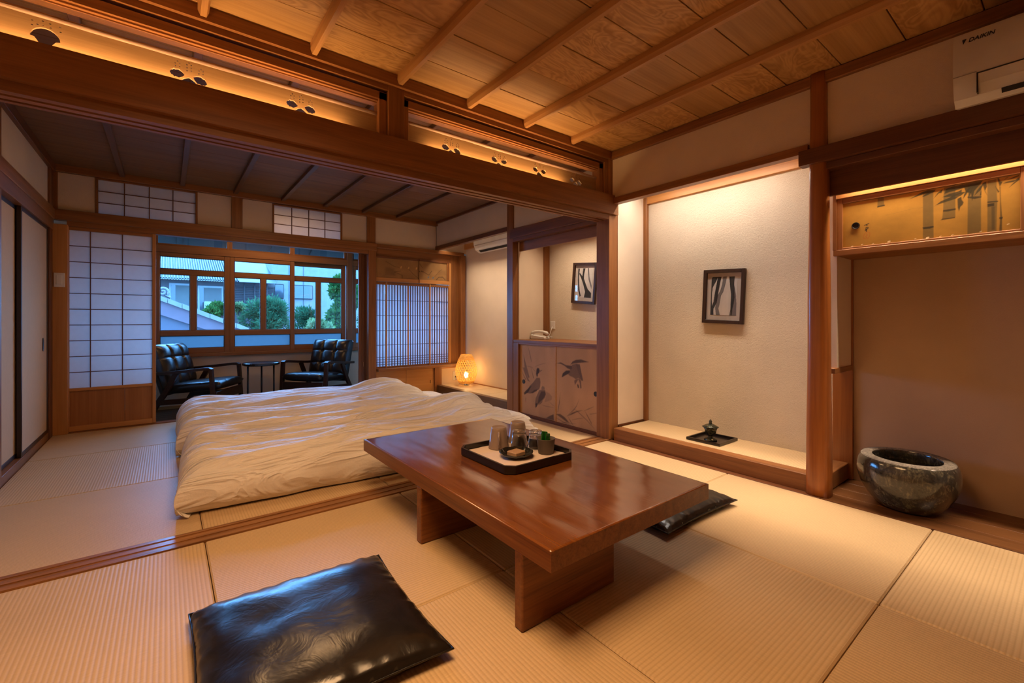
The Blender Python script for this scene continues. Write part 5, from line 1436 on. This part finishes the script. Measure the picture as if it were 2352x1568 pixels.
# ---- air conditioners
def text_bm(s, size, depth=0.0006, shear=0.25):
    cu = bpy.data.curves.new('txt', 'FONT'); cu.body = s; cu.size = size; cu.extrude = depth; cu.shear = shear; cu.offset = size * 0.012
    o = bpy.data.objects.new('txt', cu); COL.objects.link(o)
    dg = bpy.context.evaluated_depsgraph_get()
    me = bpy.data.meshes.new_from_object(o.evaluated_get(dg))
    bm = BM(); bm.from_mesh(me)
    bpy.data.objects.remove(o); bpy.data.curves.remove(cu); bpy.data.meshes.remove(me)
    return bm
MAT['ac_white'] = plain('air_conditioner_white', (0.60, 0.58, 0.54), 0.35)
AC = thing('air_conditioner', 'large white air conditioner high on the right wall', 'air conditioner', (2.81, -0.07, 1.83))
pf = [(2.80, 2.135), (2.63, 2.137), (2.595, 2.130), (2.583, 2.105), (2.578, 2.02), (2.580, 1.95), (2.588, 1.905), (2.605, 1.865), (2.635, 1.842), (2.70, 1.858), (2.765, 1.890), (2.80, 1.892)]
o = obj('casing', prism(pf, 'y', -0.47, 0.334), 'ac_white', AC)
smooth_by_angle(o, 0.5)
obj('flap', prism([(2.5805, 1.945), (2.577, 1.943), (2.585, 1.905), (2.601, 1.866), (2.606, 1.866), (2.589, 1.906)], 'y', -0.40, 0.262), 'ac_white', AC)
obj('flap_shadow_line', prism([(2.5795, 1.950), (2.5775, 1.949), (2.5785, 1.944), (2.5805, 1.945)], 'y', -0.40, 0.266), 'black_metal', AC)
obj('flap_shadow_line', prism([(2.600, 1.868), (2.598, 1.866), (2.612, 1.851), (2.616, 1.854)], 'y', -0.40, 0.20), 'dark_hole', AC)
obj('flap_shadow_line', B(2.576, 2.60, 0.262, 0.266, 1.868, 1.949), 'black_metal', AC)
obj('panel_seam', prism([(2.5795, 1.955), (2.5785, 1.955), (2.5788, 1.952), (2.5798, 1.952)], 'y', 0.266, 0.334), 'grey_plastic', AC)
bm = text_bm('DAIKIN', 0.022)
# text local x -> -y world, local y -> z
bm.transform(Matrix(((0, 0, -1, 2.5795), (-1, 0, 0, 0.290), (0, 1, 0, 2.083), (0, 0, 0, 1))))
o = obj('lettering', bm, 'dark_hole', AC); o['kind'] = 'stuff'
bm = BM()
a_ = [bm.verts.new((2.578, y, z)) for y, z in ((0.307, 2.099), (0.294, 2.099), (0.304, 2.079))]
bm.faces.new(a_)
obj('logo_mark', bm, 'dark_hole', AC)
AC2 = thing('air_conditioner', 'small white air conditioner at the top of the lamp alcove', 'air conditioner', (3.28, 4.3, 1.80))
pf = [(3.279, 2.08), (3.12, 2.08), (3.085, 2.06), (3.075, 1.99), (3.085, 1.90), (3.11, 1.845), (3.16, 1.815), (3.20, 1.812), (3.279, 1.835)]
o = obj('casing', prism(pf, 'y', 3.98, 4.76), 'ac_white', AC2); smooth_by_angle(o, 0.5)
obj('flap_shadow_line', prism([(3.0845, 1.903), (3.082, 1.902), (3.088, 1.893), (3.090, 1.894)], 'y', 4.0, 4.74), 'grey_plastic', AC2)
obj('flap_shadow_line', prism([(3.125, 1.838), (3.122, 1.836), (3.150, 1.815), (3.153, 1.819)], 'y', 4.03, 4.70), 'dark_hole', AC2)
# ================================================================== OUTSIDE THE VERANDA
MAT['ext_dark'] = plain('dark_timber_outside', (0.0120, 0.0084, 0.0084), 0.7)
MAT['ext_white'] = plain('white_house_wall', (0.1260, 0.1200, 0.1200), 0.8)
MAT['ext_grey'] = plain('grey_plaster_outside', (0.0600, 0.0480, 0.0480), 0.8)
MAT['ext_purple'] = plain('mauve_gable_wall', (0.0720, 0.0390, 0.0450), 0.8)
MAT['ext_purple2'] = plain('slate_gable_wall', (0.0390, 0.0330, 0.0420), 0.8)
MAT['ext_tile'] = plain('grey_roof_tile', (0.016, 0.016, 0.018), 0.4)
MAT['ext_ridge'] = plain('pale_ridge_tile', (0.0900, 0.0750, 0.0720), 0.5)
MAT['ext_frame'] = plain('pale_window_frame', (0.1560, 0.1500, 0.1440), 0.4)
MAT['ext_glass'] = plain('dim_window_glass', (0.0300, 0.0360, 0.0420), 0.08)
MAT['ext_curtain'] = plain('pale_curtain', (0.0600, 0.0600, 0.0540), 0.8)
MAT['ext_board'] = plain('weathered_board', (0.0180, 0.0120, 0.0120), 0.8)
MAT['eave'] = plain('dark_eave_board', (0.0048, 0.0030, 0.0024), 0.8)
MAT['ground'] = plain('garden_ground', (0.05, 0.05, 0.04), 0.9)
tag(obj('garden_ground', B(-30, 60, 6.45, 60, -3.1, -3.0), 'ground'), 'dark garden ground below the veranda windows', 'ground', kind='structure')
ev = SE('roof', 'dark eave boards above the veranda windows', 'roof')
obj('eave_board', prism([(6.36, 2.10), (6.36, 2.06), (6.78, 1.875), (6.78, 1.91)], 'x', -2.2, 4.2), 'eave', ev)
for k in range(12):
    x = -1.9 + k * 0.5
    obj('rafter', prism([(6.36, 2.06), (6.36, 2.02), (6.75, 1.855), (6.75, 1.888)], 'x', x, x + 0.05), 'eave', ev)

def at(k, x, z):      # a point of the view measured at depth 13, moved out k times
    return x * k, 0.95 + (z - 0.95) * k
# gable roof of the neighbouring outbuilding
K = 1.6; Y = 14.4
GR = thing('outbuilding', 'low outbuilding with a pale sloping ridge and mauve gable wall', 'building', (1.0, Y, -3.0))
def g(x, z): return (x * K, 0.95 + (z - 0.95) * K)
slope = [(-0.55, 1.54), (1.20, 0.79)]
def roofpt(x): return 1.54 + (x + 0.55) * (0.79 - 1.54) / 1.75
P = [g(-0.55, roofpt(-0.55) - 0.06), g(1.15, roofpt(1.15) - 0.06), g(1.15, -1.5), g(-0.55, -1.5)]
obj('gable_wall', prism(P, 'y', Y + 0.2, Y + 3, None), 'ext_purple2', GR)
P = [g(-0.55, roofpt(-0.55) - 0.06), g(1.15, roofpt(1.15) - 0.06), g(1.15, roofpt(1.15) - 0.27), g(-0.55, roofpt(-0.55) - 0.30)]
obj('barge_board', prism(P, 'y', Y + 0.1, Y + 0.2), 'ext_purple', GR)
n = 9
for k in range(n):
    x0 = -0.55 + 1.70 * k / n; x1 = -0.55 + 1.70 * (k + 0.97) / n
    P = [g(x0, roofpt(x0) + 0.012), g(x1, roofpt(x1) + 0.006), g(x1, roofpt(x1) - 0.07), g(x0, roofpt(x0) - 0.066)]
    obj('ridge_tile', prism(P, 'y', Y, Y + 0.5), 'ext_ridge', GR)
for k in range(6):
    P = [g(-0.55, roofpt(-0.55) - 0.02), g(1.15, roofpt(1.15) - 0.02), g(1.15, roofpt(1.15) - 0.05), g(-0.55, roofpt(-0.55) - 0.05)]
    obj('roof_tile_row', prism(P, 'y', Y + 0.5 + k * 0.42, Y + 0.88 + k * 0.42), 'ext_tile', GR)
sw = []
for k in range(40):
    t_ = k / 39; a = -0.6 + t_ * 9.5; r = 0.075 * (1 - t_ * 0.86)
    q = g(-0.045 + r * math.cos(a), 1.412 + r * math.sin(a)); sw.append((q[0], Y + 0.1, q[1]))
q1, q2, q3 = g(-0.10, 1.36), g(-0.02, 1.36), g(0.055, 1.315)
obj('ridge_end_scroll', tube(sw[::-1] + [(q2[0], Y + 0.1, q2[1]), (q3[0], Y + 0.1, q3[1])], 0.030, 8), 'ext_ridge', GR, smooth=True)

# old house with tiled eave
K = 2.0; Y = 26.0
def g(x, z): return (x * K, 0.95 + (z - 0.95) * K)
OH = thing('old_house', 'old neighbouring house with tiled eaves and dark board wall', 'building', (2.0, Y, -3.0))
def panel(x0, x1, z0, z1, y0, y1, mat, name, par=OH):
    a, b = g(x0, z0), g(x1, z1)
    return obj(name, B(a[0], b[0], y0, y1, a[1], b[1]), mat, par)
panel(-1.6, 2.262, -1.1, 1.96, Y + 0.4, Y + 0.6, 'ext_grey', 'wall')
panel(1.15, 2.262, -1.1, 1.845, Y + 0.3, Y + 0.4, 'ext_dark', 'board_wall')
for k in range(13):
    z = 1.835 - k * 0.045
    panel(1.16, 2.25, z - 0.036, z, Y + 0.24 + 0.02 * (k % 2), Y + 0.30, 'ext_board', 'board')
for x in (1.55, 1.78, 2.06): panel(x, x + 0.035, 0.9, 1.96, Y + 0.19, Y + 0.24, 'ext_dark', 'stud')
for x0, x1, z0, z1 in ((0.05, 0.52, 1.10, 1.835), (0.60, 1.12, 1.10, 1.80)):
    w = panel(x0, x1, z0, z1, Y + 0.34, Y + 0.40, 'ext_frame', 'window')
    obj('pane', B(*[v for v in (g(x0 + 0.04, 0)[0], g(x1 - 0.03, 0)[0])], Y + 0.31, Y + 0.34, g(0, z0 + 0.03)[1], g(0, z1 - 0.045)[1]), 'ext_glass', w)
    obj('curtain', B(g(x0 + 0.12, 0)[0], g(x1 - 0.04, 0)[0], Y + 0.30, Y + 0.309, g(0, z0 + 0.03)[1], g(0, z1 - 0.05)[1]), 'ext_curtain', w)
a, b = g(-1.6, 1.99), g(1.2, 1.99)
obj('eave_roof', prism([(Y - 0.5, g(0, 1.895)[1]), (Y - 0.5, g(0, 1.905)[1]), (Y + 4.5, g(0, 2.9)[1]), (Y + 4.5, g(0, 2.88)[1])], 'x', a[0], g(2.24, 0)[0]), 'ext_tile', OH)
for k in range(44):
    x = g(-0.75 + k * 0.05, 0)[0]
    pts = [(x, Y - 0.55, g(0, 1.90)[1] + 0.03), (x, Y + 1.5, g(0, 2.30)[1] + 0.05), (x, Y + 4.4, g(0, 2.88)[1] + 0.05)]
    obj('roof_tile', tube(pts, 0.036, 6), 'ext_tile', OH)
    if k < 40: obj('tile_end', lathe([(0.0, 0.0), (0.040, 0.0), (0.040, 0.03), (0.0, 0.03)], 8, center=(x, Y - 0.58, g(0, 1.885)[1])), 'ext_frame', OH)
CU = thing('outdoor_unit', 'white outdoor cooling unit under the old house window', 'outdoor unit', (g(0.9, 0)[0], Y, g(0, 1.15)[1]))
a, b = g(0.71, 1.13), g(1.10, 1.405)
obj('casing', B(a[0], b[0], Y - 0.45, Y - 0.1, a[1], b[1], 0.02), 'ext_frame', CU)
c_ = ((a[0] + b[0]) / 2 + 0.04, (a[1] + b[1]) / 2 - 0.02)
bm = lathe([(0.0, 0.0), (0.22, 0.0), (0.24, 0.03), (0.0, 0.02)], 24); bm.transform(Matrix.Translation((c_[0], Y - 0.46, c_[1])) @ Matrix.Rotation(PI / 2, 4, 'X'))
obj('fan_guard', bm, 'ext_tile', CU)
# white house
WH = thing('white_house', 'plain white neighbouring house with two dark framed windows', 'building', (5.8, Y + 1, -3.0))
a, b = g(2.262, -1.1), g(4.6, 2.6)
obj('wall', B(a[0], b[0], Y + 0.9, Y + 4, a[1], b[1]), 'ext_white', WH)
for x0, x1, z0, z1 in ((2.30, 2.53, 1.545, 1.94), (2.77, 3.27, 1.55, 1.94)):
    w = obj('window', B(g(x0, 0)[0], g(x1, 0)[0], Y + 0.80, Y + 0.9, g(0, z0)[1], g(0, z1)[1]), 'eave', WH)
    m = [(x0 + 0.015, x1 - 0.015)] if x1 - x0 < 0.3 else [(x0 + 0.015, (x0 + x1) / 2 - 0.006), ((x0 + x1) / 2 + 0.006, x1 - 0.015)]
    for p, q in m:
        obj('pane', B(g(p, 0)[0], g(q, 0)[0], Y + 0.77, Y + 0.80, g(0, z0 + 0.02)[1], g(0, z1 - 0.02)[1]), 'ext_glass', w)
obj('downpipe', tube([(g(2.262, 0)[0] + 0.06, Y + 0.82, g(0, 1.98)[1]), (g(2.262, 0)[0] + 0.06, Y + 0.82, -3)], 0.035, 6), 'ext_frame', WH)
for x in (2.66, 2.745, 3.03):
    obj('joint_strip', B(g(x, 0)[0], g(x, 0)[0] + 0.03, Y + 0.88, Y + 0.9, -1.2, 4.2), 'ext_grey', WH)

# trees: crowns of many small leaves
def leaf_mat(name, a, b):
    t = NT(name)
    n = t.noise(t.coords((2.5, 2.5, 2.5)), 1.0, 3)
    c = t.ramp(n, [(0.3, a), (0.7, b)])
    d = t.n('ShaderNodeBsdfDiffuse'); t.l(c, d.inputs[0])
    tr = t.n('ShaderNodeBsdfTranslucent'); t.l(c, tr.inputs[0])
    mx = t.n('ShaderNodeMixShader'); mx.inputs[0].default_value = 0.3
    t.l(d.outputs[0], mx.inputs[1]); t.l(tr.outputs[0], mx.inputs[2]); t.l(mx.outputs[0], t.out.inputs[0])
    return t.m
MAT['pine'] = leaf_mat('pine_needles', (0.010, 0.040, 0.018), (0.042, 0.11, 0.05))
MAT['leaf'] = leaf_mat('broad_leaves', (0.010, 0.042, 0.010), (0.05, 0.115, 0.028))
MAT['leaf_pale'] = leaf_mat('pale_leaves', (0.07, 0.115, 0.035), (0.17, 0.20, 0.10))
MAT['trunk'] = plain('tree_bark', (0.05, 0.035, 0.03), 0.9)
KT = 1.55; YT = 20.1
def tree(lab, x, z, rx, rz, n, mat, size, seed, needle=False, blobs=7, name='tree', YT=20.1):
    R = random.Random(seed)
    KT = YT / 13
    cx, cz = x * KT, 0.95 + (z - 0.95) * KT
    rx *= KT; rz *= KT
    yy = YT + R.uniform(-0.6, 0.6)
    t = thing(name, lab, 'tree', (cx, yy, -3.0), group='garden trees')
    obj('trunk', tube([(cx, yy, -3.0), (cx + 0.1, yy, cz - rz * 0.5), (cx, yy, cz + rz * 0.4)], [0.09, 0.07, 0.02], 6), 'trunk', t)
    V, F = [], []
    bl = []
    for k in range(blobs):
        a = R.uniform(-1, 1); b = R.uniform(-1, 1)
        w = 1 - 0.55 * max(0, b)
        bl.append((cx + a * rx * 0.62 * w, yy + R.uniform(-0.5, 0.5) * rx, cz + b * rz * 0.72, R.uniform(0.35, 0.6) * min(rx, rz)))
    for k in range(n):
        bx, by, bz, br = R.choice(bl)
        d = Vector((R.gauss(0, 1), R.gauss(0, 1), R.gauss(0, 1))).normalized()
        p = Vector((bx, by, bz)) + d * br * R.uniform(0.55, 1.05)
        ax = (d + Vector((R.uniform(-.6, .6), R.uniform(-.6, .6), R.uniform(-0.2, .8)))).normalized()
        s = ax.cross(Vector((R.uniform(-1, 1), R.uniform(-1, 1), R.uniform(-1, 1)))).normalized()
        L = size * R.uniform(0.7, 1.4); W = L * (0.10 if needle else 0.32)
        i = len(V)
        V += [p - s * W * 0.3, p + ax * L * 0.5 + s * W, p + ax * L, p + ax * L * 0.5 - s * W]
        F.append((i, i + 1, i + 2, i + 3))
    me = bpy.data.meshes.new('foliage')
    inv = wmat(t).inverted()
    me.from_pydata([tuple(inv @ v) for v in V], [], F)
    me.materials.append(MAT[mat])
    o = obj('foliage', None, None, t, mesh=me); o['kind'] = 'stuff'
tree('dense blue green pine filling the middle veranda window', 2.02, 1.00, 0.62, 0.46, 9000, 'pine', 0.16, 1, True, 16)
tree('thin pointed pine in front of the white house', 3.02, 0.98, 0.30, 0.46, 2600, 'pine', 0.17, 2, True, 10)
tree('tall leafy tree at the right of the third veranda window', 3.95, 1.45, 0.42, 0.75, 8000, 'leaf', 0.14, 3, False, 16)
tree('leafy shrub in front of the outdoor cooling unit', 1.00, 1.14, 0.34, 0.20, 1800, 'leaf', 0.13, 4, False, 8)
tree('low pale leaved shrub at the right corner of the garden view', 3.35, 0.72, 0.55, 0.20, 1300, 'leaf_pale', 0.13, 5, False, 9, YT=16.5)
tree('pale branch tips left of the dense pine', 1.42, 1.30, 0.16, 0.26, 300, 'leaf_pale', 0.15, 6, False, 4)
tree('dark tree behind the fourth veranda sash', 5.0, 1.2, 0.6, 0.8, 3500, 'leaf', 0.16, 7, False, 12, YT=23)
